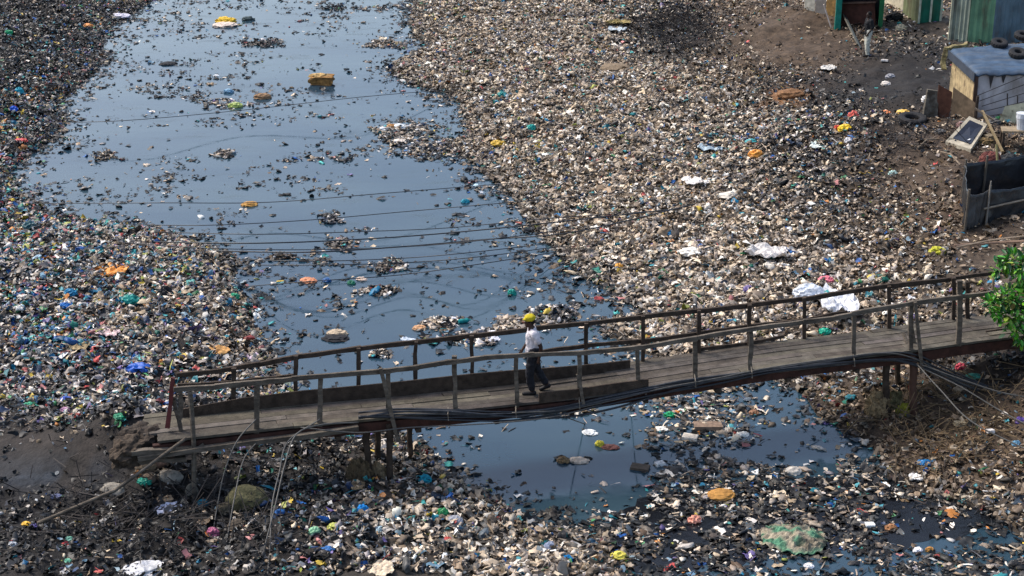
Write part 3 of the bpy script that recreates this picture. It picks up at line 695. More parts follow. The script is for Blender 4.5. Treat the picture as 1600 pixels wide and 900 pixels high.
# floating rafts: each its own heap of scraps
def raft(u_, v_, w_, h_, n, pal, lab):
    Pc = at(u_, v_, 0); s = scale_at(Pc); rx = w_ / 2 / s; th = math.asin(HC / np.linalg.norm(Pc - np.array([0, 0, HC]))); ry = h_ / 2 / s / math.sin(th)
    a = rng.uniform(0, 6.283, n); r = np.sqrt(rng.random(n)) * (1 + .25 * np.sin(a * 3 + u_) + .15 * np.sin(a * 7 + v_))
    x = Pc[0] + r * np.cos(a) * rx; y = Pc[1] + r * np.sin(a) * ry; z = .02 + .14 * (1 - r.clip(0, 1)) * rng.random(n)
    tab = np.concatenate([PALC[p] for p in pal]); c = tab[rng.integers(0, len(tab), n)] * rng.uniform(.8, 1.1, (n, 1))
    q = rng.random(n) < .04; c[q] = ACC[rng.integers(0, len(ACC), q.sum())] * .8
    V, Fq, Cc = scatter(x, y, z, np.exp(rng.normal(math.log(.055), .35, n)), c, tw(.3, .4, .05, .25), flat=.8, tilt=.35)
    o = bigmesh('litter_raft', V, Fq, Cc, litter_m); tag(o, lab, 'raft', 'rafts of floating litter')
for a in [(612,415,46,20,160,['beige','brown','charcoal'],'straw coloured raft of litter amid the cables on the river'),
          (600,69,60,12,150,['beige','brown'],'thin pale raft pointing left from the upper right shore'),
          (412,68,60,14,200,['charcoal','charcoal','mixed'],'dark oval raft at the top of the river'),
          (622,208,74,28,420,['bright','beige','charcoal'],'biggest pale raft on the upper river'),
          (680,232,90,22,420,['mixed','charcoal','beige'],'violet grey raft joining the big pale raft to the right shore'),
          (800,507,64,20,260,['beige','bright','brown'],'straw coloured raft behind the head of the walking person'),
          (866,492,80,30,340,['mixed','bright','charcoal'],'grey and white raft right of the walking person'),
          (690,506,60,18,200,['beige','charcoal','bright'],'raft with white pieces left of the teal bottle'),
          (594,554,32,14,90,['beige','bright','charcoal'],'small raft seen through the railing left of centre'),
          (596,455,54,12,120,['bright','charcoal','beige'],'low raft of pale bits below the straw coloured one'),
          (350,242,36,10,80,['bright','beige','charcoal'],'small whitish raft on the left half of the river'),
          (162,243,40,11,90,['charcoal','beige'],'dull green grey raft near the left shore'),
          (518,344,34,14,90,['charcoal','mixed'],'dark little raft above the thickest cables'),
          (532,382,34,20,130,['charcoal','mixed','beige'],'dark raft crossed by the thickest cables'),
          (440,402,40,8,80,['charcoal','brown'],'thin brown raft left of the cables middle'),
          (752,528,46,24,170,['mixed','bright'],'violet white raft left of the walking person'),
          (520,12,40,9,100,['charcoal'],'black raft cut by the top edge of the picture'),
          (1120,722,44,22,120,['beige','bright','charcoal'],'small tan raft in the pool below the big cardboard')]:
    raft(*a)

# brown foam block; sunlit top painted in as a paler mustard lump
P = at(503, 131, 0); s = scale_at(P)
e = empty('foam_block', P, 'mustard brown foam block floating alone on the open upper river', 'foam')
V, Fc = box(P + (0, 0, -.05), 17 / s, .24, .17, yaw=-.12, tilt=.05, amp=.2, n=9); mk('foam_body', V, Fc, cm(146, 108, 62, rough=.9, n_scale=9, n_amt=.5, bump=.6, bscale=25), e)
V, Fc = lumpy(P + (-.08, .05, .24), .3, .2, .08, amp=.5); mk('lit_top', V, Fc, cm(176, 146, 96, rough=.95, n_amt=.4), e)

# ------------------------------------------------------------------ rocks at the abutment
for (u_, v_, w_, h_, c_, lab) in [(266,738,42,26,(150,144,134),'pale boulder in the abutment under the left end of the footbridge'),
   (228,722,34,24,(120,106,90),'brown stone at the left of the abutment pile'),(246,716,30,22,(128,104,92),'reddish stone between the brown stone and the pale boulder'),
   (262,708,26,20,(132,128,120),'grey stone on top of the pale boulder'),(205,708,36,22,(112,98,80),'ochre stone at the outer corner of the abutment'),
   (176,760,38,28,(142,136,126),'grey rock lying apart on black ash left of the turquoise bag'),(300,760,22,26,(112,108,98),'narrow stone beside the leftmost bridge leg'),
   (385,770,66,48,(92,88,62),'large mossy green boulder below the footbridge'),(352,790,30,24,(80,74,60),'smaller dark stone left of the mossy boulder'),
   (372,815,36,22,(84,76,66),'flat brown stone in front of the mossy boulder'),(232,742,24,16,(110,96,84),'small stone under the brown one in the abutment')]:
    Pc = on(u_, v_ + h_ * .35); s = scale_at(Pc); V, Fc = lumpy(Pc - (0, 0, .05), w_ / 2 / s, w_ / 2.4 / s, h_ / 2 / s * 1.05, amp=.22, freq=1.1, ridged=False)
    tag(mk('rock', V, Fc, cm(*c_, rough=.95, n_amt=.45, n_scale=7, bump=.8, bscale=18), loc=Pc), lab, 'rock')

# ------------------------------------------------------------------ footbridge
wood = mat('weathered_timber', srgb(100, 92, 82), .85, .2, n_scale=7, n_amt=.45, bump=.5, bscale=30, stretch=(.6, .6, 2.0))
deckm = mat('worn_deck_boards', attr=True, rough=.85, spec=.2, n_scale=5, n_amt=.3, bump=.4, bscale=20)
darkw = mat('dark_timber', srgb(66, 56, 48), .85, .2, n_scale=8, n_amt=.4, bump=.4)  # darker timber tone; on the skirt boards it paints their backlit shade
rust = mat('rusted_steel', srgb(62, 38, 31), .8, .3, n_scale=6, n_amt=.5, bump=.3)
DZ = 1.6
A0 = at(300, 683, DZ); A1 = at(1500, 535, DZ)
ax = (A1 - A0)[:2]; ax /= np.linalg.norm(ax); ax3 = np.array([ax[0], ax[1], 0]); nr = np.array([-ax[1], ax[0], 0])      # nr points away from the camera
def pl(u, v, off=0.0):              # where the sight line meets the bridge's long vertical plane, set back by off
    d = ray(u, v); Q = A0 + nr * off; C0 = np.array([0, 0, HC]); t = ((Q - C0) @ nr) / (d @ nr); return C0 + d * t
BW = 1.12
bridge = empty('footbridge', (float(pl(900,620)[0]), float(pl(900,620)[1]), 0), 'long wooden plank footbridge on timber piles crossing the littered river', 'bridge')
EDGE = [(238,690),(300,683),(400,672),(500,661),(606,652),(710,641),(806,631),(903,620),(993,606),(1085,592),(1174,578),(1258,566),(1334,557),(1424,547),(1500,535),(1640,518)]
EP = [pl(*p) for p in EDGE]
print('bridge z', [round(float(p[2]), 2) for p in EP], 'len', float(np.linalg.norm(EP[-1] - EP[0])))
def edge_at(t):                     # t = distance along the bridge -> deck point on the near edge
    T = [float((p - A0) @ ax3) for p in EP]; z = np.interp(t, T, [p[2] for p in EP]); q = A0 + ax3 * t; return np.array([q[0], q[1], z])
Tmin, Tmax = float((EP[0] - A0) @ ax3), float((EP[-1] - A0) @ ax3)
# deck: long boards laid end to end
mb = MB(); cols = []
nb = 7; bw = (BW + .06) / nb
for k in range(nb):
    t = Tmin + rng.uniform(-.3, .2)
    while t < Tmax:
        L = rng.uniform(1.8, 3.6); t2 = min(t + L, Tmax); o0 = k * bw - .03; zz = rng.uniform(-.012, .012); w2 = bw - .012
        a = edge_at(t); b = edge_at(t2 - .01); m_ = edge_at((t + t2) / 2)
        c = np.array(srgb(92, 86, 78)) * rng.uniform(.7, 1.12) * np.array([1, rng.uniform(.95, 1.02), rng.uniform(.9, 1.05)])
        for q0, q1 in ((a, m_), (m_, b)):
            n0 = len(mb.V)
            P8 = [q0 + nr * o0, q1 + nr * o0, q1 + nr * (o0 + w2), q0 + nr * (o0 + w2)]
            mb.hexa([p + (0, 0, zz - .045) for p in P8] + [p + (0, 0, zz) for p in P8]); cols += [(*c, 1)] * 8
        t = t2
mk('deck', mb.V, mb.F, deckm, bridge, colors=cols)
# beams under the deck
for off, m_, h in ((.02, rust, .2), (BW - .04, rust, .2), (BW * .5, darkw, .16)):
    b_ = MB()
    for i in range(len(EP) - 1): b_.bar(EP[i] + nr * off + (0, 0, -.07 - h / 2), EP[i + 1] + nr * off + (0, 0, -.07 - h / 2), .09, h)
    b_.build('beam', m_, bridge)
t = Tmin + .3
while t < Tmax: c_ = MB(); q = edge_at(t); c_.bar(q + nr * -.06 + (0, 0, -.3), q + nr * (BW + .08) + (0, 0, -.3), .09, .07, jit=.005, seg=2); t += 1.45; c_.build('cross_bearer', darkw, bridge)
# long edge skirts (boards on edge) at the back and front
sk = MB(); PTS = [(282,640),(380,622),(470,611),(560,603),(650,594),(740,584),(800,579),(860,575),(930,569),(985,563)]
for i in range(len(PTS) - 1):
    a = pl(*PTS[i], BW - .26); b = pl(*PTS[i+1], BW - .26)
    t0_ = edge_at(float((a - A0) @ ax3)) + nr * (BW - .26); t1_ = edge_at(float((b - A0) @ ax3)) + nr * (BW - .26)
    sk.hexa([t0_ + (0,0,-.02), t1_ + (0,0,-.02), t1_ + nr * .03 + (0,0,-.02), t0_ + nr * .03 + (0,0,-.02), a, b, b + nr * .03, a + nr * .03])
print('skirt height', float(a[2] - t0_[2]))
sk.build('skirt_board', darkw, bridge)
b_ = MB(); b_.bar(pl(842, 622, -.02), pl(1013, 600, -.02), .035, .2, jit=.004, seg=3); b_.build('kick_board', darkw, bridge)
b_ = MB(); b_.bar(pl(1540, 525, .35), pl(1620, 512, .35), .03, .22); b_.build('kick_board', darkw, bridge)
for u_, v_ in [(700,650),(806,646),(905,632),(1086,598),(1174,584),(1334,566)]:
    b_ = MB(); q = pl(u_, v_, -.12); b_.tube([q + (.0, .12, .12), q + (0, -.06, .06), q + (.01, -.08, -.05), q + (0, .1, -.12)], .009, 5); b_.build('tie_wire', cm(120, 112, 100), bridge)
# rails
FR = [(276,608),(340,604),(402,598),(460,592),(606,580),(650,574),(700,566),(760,559),(830,555),(918,551),(998,544),(1085,529),(1174,514),(1258,503),(1300,498),(1334,490),(1424,474),(1500,464),(1548,458)]
BR = [(280,586),(340,580),(402,570),(462,558),(560,545),(649,535),(740,525),(826,515),(916,506),(1005,495),(1092,486),(1171,477),(1257,467),(1300,460),(1389,447),(1490,436),(1590,422)]
BM = [(850,549),(916,540),(1005,533),(1092,521),(1171,510),(1257,500),(1320,488)]
BL = [(1080,547),(1171,536),(1222,526)]
BMl = [(282,602),(365,597),(460,587)]
def rail(P, off, w, h, name='handrail', m_=wood):
    r_ = MB(); Q = [pl(*p, off) for p in P]
    for i in range(len(Q) - 1):
        d_ = (Q[i+1] - Q[i]); d_ /= np.linalg.norm(d_)
        r_.bar(Q[i] - d_ * .05 + (0, 0, (i % 2) * .006), Q[i+1] + d_ * .05 + (0, 0, (i % 2) * .006), w, h, jit=.004, seg=3)
    return r_.build(name, m_, bridge)
rail(FR, -.03, .05, .085); rail(BR, BW + .05, .05, .085, m_=darkw); rail(BM, BW + .04, .04, .075, 'middle_rail', darkw); rail(BL, BW + .03, .04, .06, 'middle_rail', darkw); rail(BMl, BW + .04, .04, .06, 'middle_rail', darkw)
print('rail z front', [round(float(pl(*p, -.03)[2]), 2) for p in FR]); print('rail z back', [round(float(pl(*p, BW)[2]), 2) for p in BR])
def post(u_, vt, vb, off, w=.085, name='post', m_=wood, ub=None):
    b_ = MB(); b_.bar(pl(ub if ub is not None else u_, vb, off), pl(u_, vt, off), w, w * .8, jit=.006, seg=4); return b_.build(name, m_, bridge)
for u_, vt, vb in [(402,596,678),(501,590,668),(606,578,660),(710,556,646),(806,553,638),(905,552,628),(995,542,612),(1086,530,598),(1174,514,582),(1334,488,562),(1424,474,556),(1500,438,540)]:
    post(u_, vt, vb, .02 if u_ not in (905, 1086) else .03, w=.1 if u_ == 1500 else .08, ub=u_ + random.uniform(-3, 3))
for u_, vt, vb in [(365,575,642),(462,556,624),(560,544,630),(649,534,618),(737,524,606),(916,505,596),(1005,494,590),(1092,485,570),(1171,476,556),(1257,465,545),(1389,447,522),(1490,434,520),(1512,440,505)]:
    post(u_, vt, vb, BW - .02, w=.075, m_=darkw)
post(402-132, 590, 668, BW * .3, .07, m_=cm(96, 48, 46, rough=.8), ub=262)          # reddish stake at the left end
post(282, 605, 655, .2, .07)
# slanting braces
for a, b, oa, ob in [((595,575),(622,690),-.1,-.12),((1430,472),(1441,582),-.1,-.12),((740,606),(766,636),BW-.1,.1),((962,590),(992,612),BW-.1,.1),((1095,562),(1122,585),BW-.1,.12),
                     ((1244,556),(1205,580),BW-.1,.1),((1330,532),(1310,560),BW-.1,.1),((270,620),(283,672),.4,.3),((322,660),(352,684),BW*.8,.05),((1420,480),(1432,560),.3,.3),((1412,520),(1424,556),.5,.1),((903,585),(912,632),.02,-.1)]:
    b_ = MB(); b_.bar(pl(*a, oa), pl(*b, ob), .06, .05, jit=.004, seg=3); b_.build('brace', wood, bridge)
# piles
def pile(u_, vt, vb, off, r, ub=None, m_=darkw):
    top = pl(u_, vt, off); q = pl(ub if ub else u_, vb, off); z0 = float(hgt(q[0], q[1])[0]) - .2
    n = 6; pts = [top + (q - top) * i / n + rng.normal(0, .012, 3) for i in range(n + 1)]; pts[-1][2] = min(pts[-1][2], z0)
    b_ = MB(); b_.tube(pts, [r * (1 + .08 * math.sin(i * 2.1)) for i in range(n + 1)], 9); b_.build('pile', m_, bridge)
pile(575, 668, 775, .12, .062); pile(608, 662, 790, -.02, .06); pile(590, 660, 745, BW - .1, .06); pile(640, 655, 720, BW - .1, .055)
pile(1385, 560, 640, .15, .07); pile(1427, 556, 690, -.02, .075, m_=mat('red_brown_pile', srgb(84, 62, 52), .9, .2)); pile(1402, 556, 640, BW - .1, .06); pile(1450, 552, 620, BW - .1, .06)
b_ = MB(); b_.tube(smoothpts([pl(297, 612, -.04), pl(300, 650, -.04), pl(303, 700, -.05), pl(303, 740, -.05), pl(304, 778, -.05)]), .042, 7); b_.tube([pl(303, 706, -.05), pl(318, 694, -.05)], .03, 6); b_.build('forked_leg', wood, bridge)
# abutment timbers at the left end
b_ = MB()
for (ua, va, ub_, vb_, of) in [(205,708,300,700,-.06),(215,716,560,668,-.1),(190,700,330,690,.3),(200,722,290,716,.0)]: b_.bar(pl(ua, va, of), pl(ub_, vb_, of), .1, .08, jit=.01, seg=4)
b_.build('abutment_timbers', wood, bridge)

# debris snagged on the piles
def clump(u_, v_, w_, h_, off, col, nm, lab, cat):
    Pc = pl(u_, v_, off); s = scale_at(Pc); V, Fc = lumpy(Pc - np.array([0, 0, .35 * h_ / 2 / s]), w_ / 2 / s, w_ / 2.6 / s, h_ / 2 / s, amp=.45, freq=2.4)
    tag(mk(nm, V, Fc, cm(*col, rough=.95, n_amt=.5, n_scale=12, bump=.8, bscale=30), loc=Pc), lab, cat)
clump(562, 752, 36, 60, .05, (92, 78, 58), 'snagged_rags', 'brown matted rags snagged on the outer near pile', 'rags')
clump(592, 762, 30, 66, .1, (122, 106, 82), 'snagged_rags', 'paler matted rags caught between the two near piles', 'rags')
clump(1370, 640, 30, 46, .2, (136, 116, 86), 'snagged_sack', 'tan sack hanging on the left far pile', 'sack')
clump(1412, 652, 24, 36, .15, (146, 142, 52), 'snagged_sack', 'mustard green sack wedged between the far piles', 'sack')
clump(1398, 628, 22, 30, .3, (98, 92, 64), 'snagged_sack', 'olive rag bundle behind the mustard green sack', 'sack')
clump(1428, 668, 16, 30, .05, (118, 108, 92), 'snagged_sack', 'grey torn sack at the foot of the right far pile', 'sack')

# ------------------------------------------------------------------ cables
cabk = mat('black_cable_sheath', srgb(34, 37, 42), .45, .5, n_scale=20, n_amt=.2)
cabg = mat('grey_dusty_cable', srgb(86, 84, 80), .6, .4, n_scale=20, n_amt=.25)
def cable(pts, r, m_, lab, grp=None, cat='cable'):
    b_ = MB(); P_s = smoothpts(pts, 7); b_.tube(P_s, r, 6); o = b_.build('cable', m_, smooth=True); tag(o, lab, cat, grp)
BN = [(560,652),(620,650),(700,650),(800,650),(880,640),(960,622),(1040,604),(1120,592),(1200,580),(1300,570),(1380,562),(1430,566),(1480,584),(1540,606),(1612,632)]
cabd = mat('faded_cable_sheath', srgb(62, 64, 68), .7, .3, n_scale=9, n_amt=.4)
for k in range(9):
    a_ = rng.uniform(0, 6.28, 3); m_ = (cabk, cabd, cabg, cabd)[k % 4]; dv = (k - 4) * 2.4; off_ = -.07 - .03 * (k % 3)
    P9 = [pl(u_, v_ + dv * (.55 + .45 * math.sin(i * .7 + a_[0])) + 2.5 * math.sin(i * 1.3 + a_[1]) + (7 * math.sin(i * .9 + a_[2]) if k in (2, 7) else 0), off_) for i, (u_, v_) in enumerate(BN)]
    if k in (2, 5): P9 = P9[3:]
    if k == 7: P9 = P9[:11]
    cable(P9, (.018, .013, .013, .02)[k % 4], m_, 'thin black or grey cable in the tangled bundle hung along the footbridge', 'cables strung along the footbridge')
cable([pl(470,668,-.1), pl(560,676,-.25), pl(640,668,-.2), pl(760,662,-.25), pl(860,652,-.2), pl(940,632,-.1)], .012, cabg, 'pale cable sagging just below the rusty beam left of the person')
for k, (pts, m_, r, lab) in enumerate([
    ([(500,655),(450,690),(436,740),(425,790),(422,850),(418,900)], cabg, .012, 'grey cable drooping from the bridge edge to the bottom left litter, outer one'),
    ([(560,660),(500,664),(462,680),(444,730),(430,790),(412,860)], cabg, .013, 'pale grey cable curving down in front of the near piles'),
    ([(400,655),(370,690),(350,740),(338,800),(333,830)], cabg, .012, 'pale cable hanging down to the dusky pink bag'),
    ([(402,690),(380,720),(366,780),(352,860),(348,890)], cabg, .012, 'thin cable hanging right of the one that ends at the pink bag')]):
    Y0 = pl(*pts[0], -.1)[1]; Y1 = on(*pts[-1])[1]; n = len(pts)
    cable([aty(u_, v_, Y0 + (Y1 - Y0) * (i / (n - 1)) ** 1.2) for i, (u_, v_) in enumerate(pts)], r, m_, lab, 'cables drooping from the left end of the footbridge')
b_ = MB(); b_.tube([on(60, 830, .15), aty(180, 766, (on(60,830)[1] + pl(290,690)[1]) / 2), pl(292, 684, -.12)], .03, 6); tag(b_.build('pole', wood, smooth=True), 'long thin pole leaning from the black ash up to the bridge end', 'pole')
cable([pl(880, 650, -.3), aty(940, 676, 31.2), aty(880, 688, 30.6), aty(800, 690, 30.4), aty(720, 684, 30.6), aty(640, 664, 31)], .012, cabg, 'slack pale cable looping low over the blue pool', None)
cable([pl(1010, 616, -.25), aty(960, 655, 31.6), aty(900, 684, 31.0), aty(820, 686, 30.9), aty(720, 672, 31.0), aty(640, 660, 31.2)], .011, cabk, 'slack dark cable dipping over the blue pool', None)
for k, (pts, lab) in enumerate([([(1432,568),(1470,610),(1520,660),(1612,706)], 'thin cable falling steeply to the right from the far piles'),
      ([(1440,570),(1500,592),(1560,612),(1612,622)], 'upper grey cable running right from the far piles'), ([(1442,576),(1500,604),(1560,640),(1612,668)], 'middle grey cable running right from the far piles')]):
    Y0 = pl(*pts[0], -.15)[1]; Y1 = on(*pts[-1])[1] - .3
    cable([aty(u_, v_, Y0 + (Y1 - Y0) * i / (len(pts) - 1)) for i, (u_, v_) in enumerate(pts)], .014, cabg, lab, 'cables fanning out right of the far piles')
# low cables slung across the river
RV = [([(70,192),(200,188),(380,172),(560,152),(700,140)], 'first'), ([(50,318),(250,317),(420,316),(600,302),(800,286)], 'second'), ([(180,350),(320,352),(480,344),(640,330),(800,316),(980,300)], 'third'),
      ([(230,362),(400,366),(560,362),(700,356),(850,342),(1020,330)], 'fourth'), ([(240,378),(400,380),(560,374),(700,364),(860,348),(1060,326)], 'fifth'), ([(180,378),(330,388),(500,390),(660,384),(800,370),(930,352)], 'sixth'),
      ([(330,392),(480,394),(620,386),(760,374),(900,362),(1090,318)], 'seventh'), ([(340,404),(480,408),(620,404),(740,394),(860,380)], 'eighth'), ([(360,414),(500,414),(640,410),(760,400),(880,384)], 'ninth'), ([(380,448),(480,440),(620,430),(740,414),(880,392)], 'tenth')]
for k, (pts, nth) in enumerate(RV):
    n = len(pts); Q = []
    for i, (u_, v_) in enumerate(pts):
        f = i / (n - 1)
        z = .45 + .9 * (2 * f - 1) ** 2
        if i in (0, n - 1): z = max(float(on(u_, v_)[2]), 0) + .08
        Q.append(at(u_, v_, z))
    cable(Q, .017 if k in (4, 6) else .011, cabk, 'thin dark cable slung low across the river, %s from the top' % nth, 'cables slung low across the river')

# ------------------------------------------------------------------ buildings at the upper right
def corr(a, b, z0, z1, amp=.025, pitch=.12, z1b=None):
    a = np.array(a, float)[:2]; b = np.array(b, float)[:2]; L = np.linalg.norm(b - a); n = max(2, int(L / pitch * 4)); d = (b - a) / L; nn = np.array([d[1], -d[0]]); V = []; Fc = []
    z1b = z1 if z1b is None else z1b
    for i in range(n + 1):
        t = i / n; p = a + (b - a) * t + nn * amp * math.sin(2 * math.pi * t * L / pitch); V += [(p[0], p[1], z0), (p[0], p[1], z1 + (z1b - z1) * t)]
    for i in range(n): Fc.append((2*i, 2*i+2, 2*i+3, 2*i+1))
    return V, Fc
def wallpanel(par, name, a, b, z0, z1, m_, amp=.025, pitch=.12):
    V, Fc = corr(a, b, z0, z1, amp, pitch); return mk(name, V, Fc, m_, par)
def slab(par, name, P4, th, m_):
    P4 = [np.array(p, float) for p in P4]; b_ = MB(); b_.hexa([p - (0, 0, th) for p in P4] + P4); return b_.build(name, m_, par)
def grime(m, col=(74, 58, 46), lo=.52, hi=.66, sc=1.8, st=(1, 1, .35), amt=.8):
    nt = m.node_tree; b = nt.nodes['Principled BSDF']; src = b.inputs['Base Color'].links[0].from_socket
    tc = nt.nodes.new('ShaderNodeTexCoord'); mp = nt.nodes.new('ShaderNodeMapping'); mp.inputs['Scale'].default_value = st; nt.links.new(tc.outputs['Object'], mp.inputs[0])
    n = nt.nodes.new('ShaderNodeTexNoise'); n.inputs['Scale'].default_value = sc; n.inputs['Detail'].default_value = 8; n.inputs['Roughness'].default_value = .65; nt.links.new(mp.outputs[0], n.inputs[0])
    r = nt.nodes.new('ShaderNodeMapRange'); r.inputs[1].default_value = lo; r.inputs[2].default_value = hi; r.inputs[4].default_value = amt; nt.links.new(n.outputs[0], r.inputs[0])
    x = nt.nodes.new('ShaderNodeMix'); x.data_type = 'RGBA'; nt.links.new(r.outputs[0], x.inputs[0]); nt.links.new(src, x.inputs[6]); x.inputs[7].default_value = (*srgb(*col), 1); nt.links.new(x.outputs[2], b.inputs['Base Color']); return m
rufM = lambda r, g, b: grime(mat('weathered_panel_%d_%d_%d' % (r, g, b), srgb(r, g, b), .6, .4, n_scale=2.5, n_amt=.3, bump=.1))
for m_ in (wood, deckm): grime(m_, (56, 50, 44), .5, .62, 1.3, (1, 1, 1), .55)

# green corrugated house
g0 = on(1484, 62); g1 = on(1538, 68); g2 = on(1640, 52); gz_ = g1[2] - .1
dirR = (g2 - g1); dirR[2] = 0; dirB = np.array([-dirR[1], dirR[0], 0]); 
gA = np.array([g0[0], g0[1] + 1.5, 0]); gA = np.array([g0[0], g0[1], 0])
house = empty('corrugated_house', (g1[0], g1[1], gz_), 'tall corrugated metal house, green and slate blue, behind the blue roofed shack', 'house')
wallpanel(house, 'side_wall', g0, on(1511, 66), gz_, gz_ + 3.2, rufM(128, 138, 126), .03, .16)
wallpanel(house, 'front_wall', on(1511, 66), g1 + (.25, 0, 0), gz_, gz_ + 3.2, rufM(88, 128, 100), .02, .2)
wallpanel(house, 'blue_wall', g1 + (.25, 0, 0), g2 + (1, 0, 0), gz_, gz_ + 3.2, rufM(84, 106, 118), .02, .2)
bk = np.array([2.2, 3.0, 0]); wallpanel(house, 'back_wall', g2 + bk + (1, 0, 0), g0 + bk, gz_, gz_ + 3.2, rufM(110, 120, 116)); wallpanel(house, 'side_wall', g0 + bk, g0, gz_, gz_ + 3.2, rufM(120, 128, 120))
wallpanel(house, 'side_wall', g2 + (1, 0, 0), g2 + bk + (1, 0, 0), gz_, gz_ + 3.2, rufM(84, 106, 118))
zt = gz_ + 3.25; slab(house, 'roof', [(g0[0]-.3, g0[1]-.3, zt), (g2[0]+1.3, g2[1]-.4, zt), (g2[0]+3.3, g2[1]+3.3, zt+.3), (g0[0]+1.9, g0[1]+3.3, zt+.3)], .05, rufM(120, 116, 108))
b_ = MB(); b_.bar(g0 + (-.04, -.06, -.1), g0 + (-.04, -.06, 3.1), .08); b_.build('corner_post', cm(160, 160, 140), house)

# green cabin with white stripes
c0 = on(1410, 24); c1 = on(1434, 36); c2 = on(1470, 33); cz = min(c0[2], c1[2], c2[2]) - .05
cab = empty('green_cabin', (c1[0], c1[1], cz), 'bright green sheet metal cabin with white vertical strips', 'cabin')
wallpanel(cab, 'side_wall', c0, c1, cz + .05, cz + 2.4, rufM(104, 112, 80), .01, .3)
wallpanel(cab, 'front_wall', c1, c2, cz + .08, cz + 2.4, rufM(16, 104, 88), .008, .25)
bb = np.array([c2[0] + (c0[0] - c1[0]), c2[1] + (c0[1] - c1[1]), 0]); wallpanel(cab, 'side_wall', c2, bb, cz, cz + 2.4, rufM(30, 90, 80)); wallpanel(cab, 'back_wall', bb, c0, cz, cz + 2.4, rufM(30, 90, 80))
zt = cz + 2.43; slab(cab, 'roof', [(*c1[:2], zt), (*c2[:2], zt), (*bb[:2], zt), (*c0[:2], zt)], .04, rufM(110, 110, 104))
for f in (.03, .52, .97):
    q = c1 + (c2 - c1) * f; b_ = MB(); b_.bar((q[0], q[1] - .03, cz + .05), (q[0], q[1] - .03, cz + 2.35), .07, .03); b_.build('white_strip', cm(186, 194, 180), cab)
b_ = MB(); b_.bar((c1[0], c1[1] - .03, cz + .05), (c2[0], c2[1] - .03, cz + .05), .05, .07); b_.build('sill', cm(30, 60, 54), cab)

# shed with green posts and a dark opening
s0 = on(1308, 46); s1 = on(1375, 44); sz_ = min(s0[2], s1[2])
shed = empty('open_shed', (s0[0], s0[1], sz_), 'dark open shed between teal and green posts', 'shed')
for q, r, c in ((s0, .13, (26, 122, 108)), (s1, .09, (28, 96, 60))):
    b_ = MB(); b_.bar((q[0], q[1], sz_ - .2), (q[0], q[1], sz_ + 2.5), r * 1.8, .1, jit=.004, seg=3); b_.build('post', cm(*c, rough=.6, n_amt=.3), shed)
b0 = s0 + (.1, 1.2, 0); b1 = s1 + (.3, 1.2, 0)
wallpanel(shed, 'back_wall', b0, b1, sz_ - .1, sz_ + 2.5, cm(40, 42, 44, rough=.8), .015, .2)
wallpanel(shed, 'side_wall', s0 + (-.05, .08, 0), b0, sz_ - .1, sz_ + 2.5, cm(96, 78, 52), .015, .2); wallpanel(shed, 'side_wall', b1, s1 + (.05, .08, 0), sz_ - .1, sz_ + 2.5, cm(60, 62, 54), .015, .2)
slab(shed, 'roof', [(s0[0]-.3, s0[1]-.3, sz_+2.55), (s1[0]+.3, s1[1]-.3, sz_+2.55), (b1[0]+.3, b1[1]+.3, sz_+2.7), (b0[0]-.3, b0[1]+.3, sz_+2.7)], .05, rufM(100, 96, 90))
b_ = MB(); b_.bar(s0 + (.2, .5, .45), s1 + (-.1, .5, .42), .05, .85); b_.build('counter_front', cm(70, 42, 34, rough=.8, n_amt=.4), shed)
b_ = MB(); b_.bar(s0 + (.2, .45, .92), s1 + (-.1, .45, .9), .25, .05); b_.build('counter_top', cm(92, 72, 62), shed)
# leaning slabs left of it
def board(u0_, v0_, u1_, v1_, zb, th, m_, nm, lab, cat, h=1.2, lean=.15, par=None):
    a = on(u0_, v0_); b = on(u1_, v1_); b_ = MB(); bk_ = np.array([0, .05, 0]); tp = np.array([0, lean, h])
    b_.hexa([a + (0,0,-.1), b + (0,0,-.1), b + bk_ + (0,0,-.1), a + bk_ + (0,0,-.1), a + tp, b + tp, b + bk_ + tp, a + bk_ + tp])
    return tag(b_.build(nm, m_, par), lab, cat)
board(1257, 15, 1273, 17, 0, .05, cm(186, 180, 164), 'upright_slab', 'pale cream slab standing on top of the brown slope', 'slab')
board(1274, 20, 1290, 22, 0, .05, cm(124, 118, 112), 'upright_slab', 'grey slab standing right of the cream one', 'slab')
board(1291, 24, 1304, 28, 0, .05, cm(124, 96, 52, n_amt=.5), 'upright_slab', 'rusty ochre sheet left of the teal post', 'slab')
b_ = MB(); b_.bar(on(1298, 42) + (0, -.1, 0), on(1298, 42) + (-.32, 0, .85), .14, .04); tag(b_.build('plank', cm(206, 190, 180)), 'white plank leaning against the teal post', 'plank')
for k, (a, b, lab) in enumerate([((1313,30),(1340,72),'upper pipe running down the bank from the teal post'),((1318,36),(1345,78),'lower pipe running down the bank from the teal post')]):
    b_ = MB(); b_.tube([on(*a, .35), on(*b, .06)], .035, 7); tag(b_.build('pipe', cm(80, 78, 70) if k == 0 else cm(44, 52, 54)), lab, 'pipe', 'pipes beside the open shed')
board(1380, 8, 1412, 18, 0, .05, cm(176, 168, 146, n_amt=.3), 'panel', 'beige panel leaning between the shed and green cabin', 'panel', h=1.1)

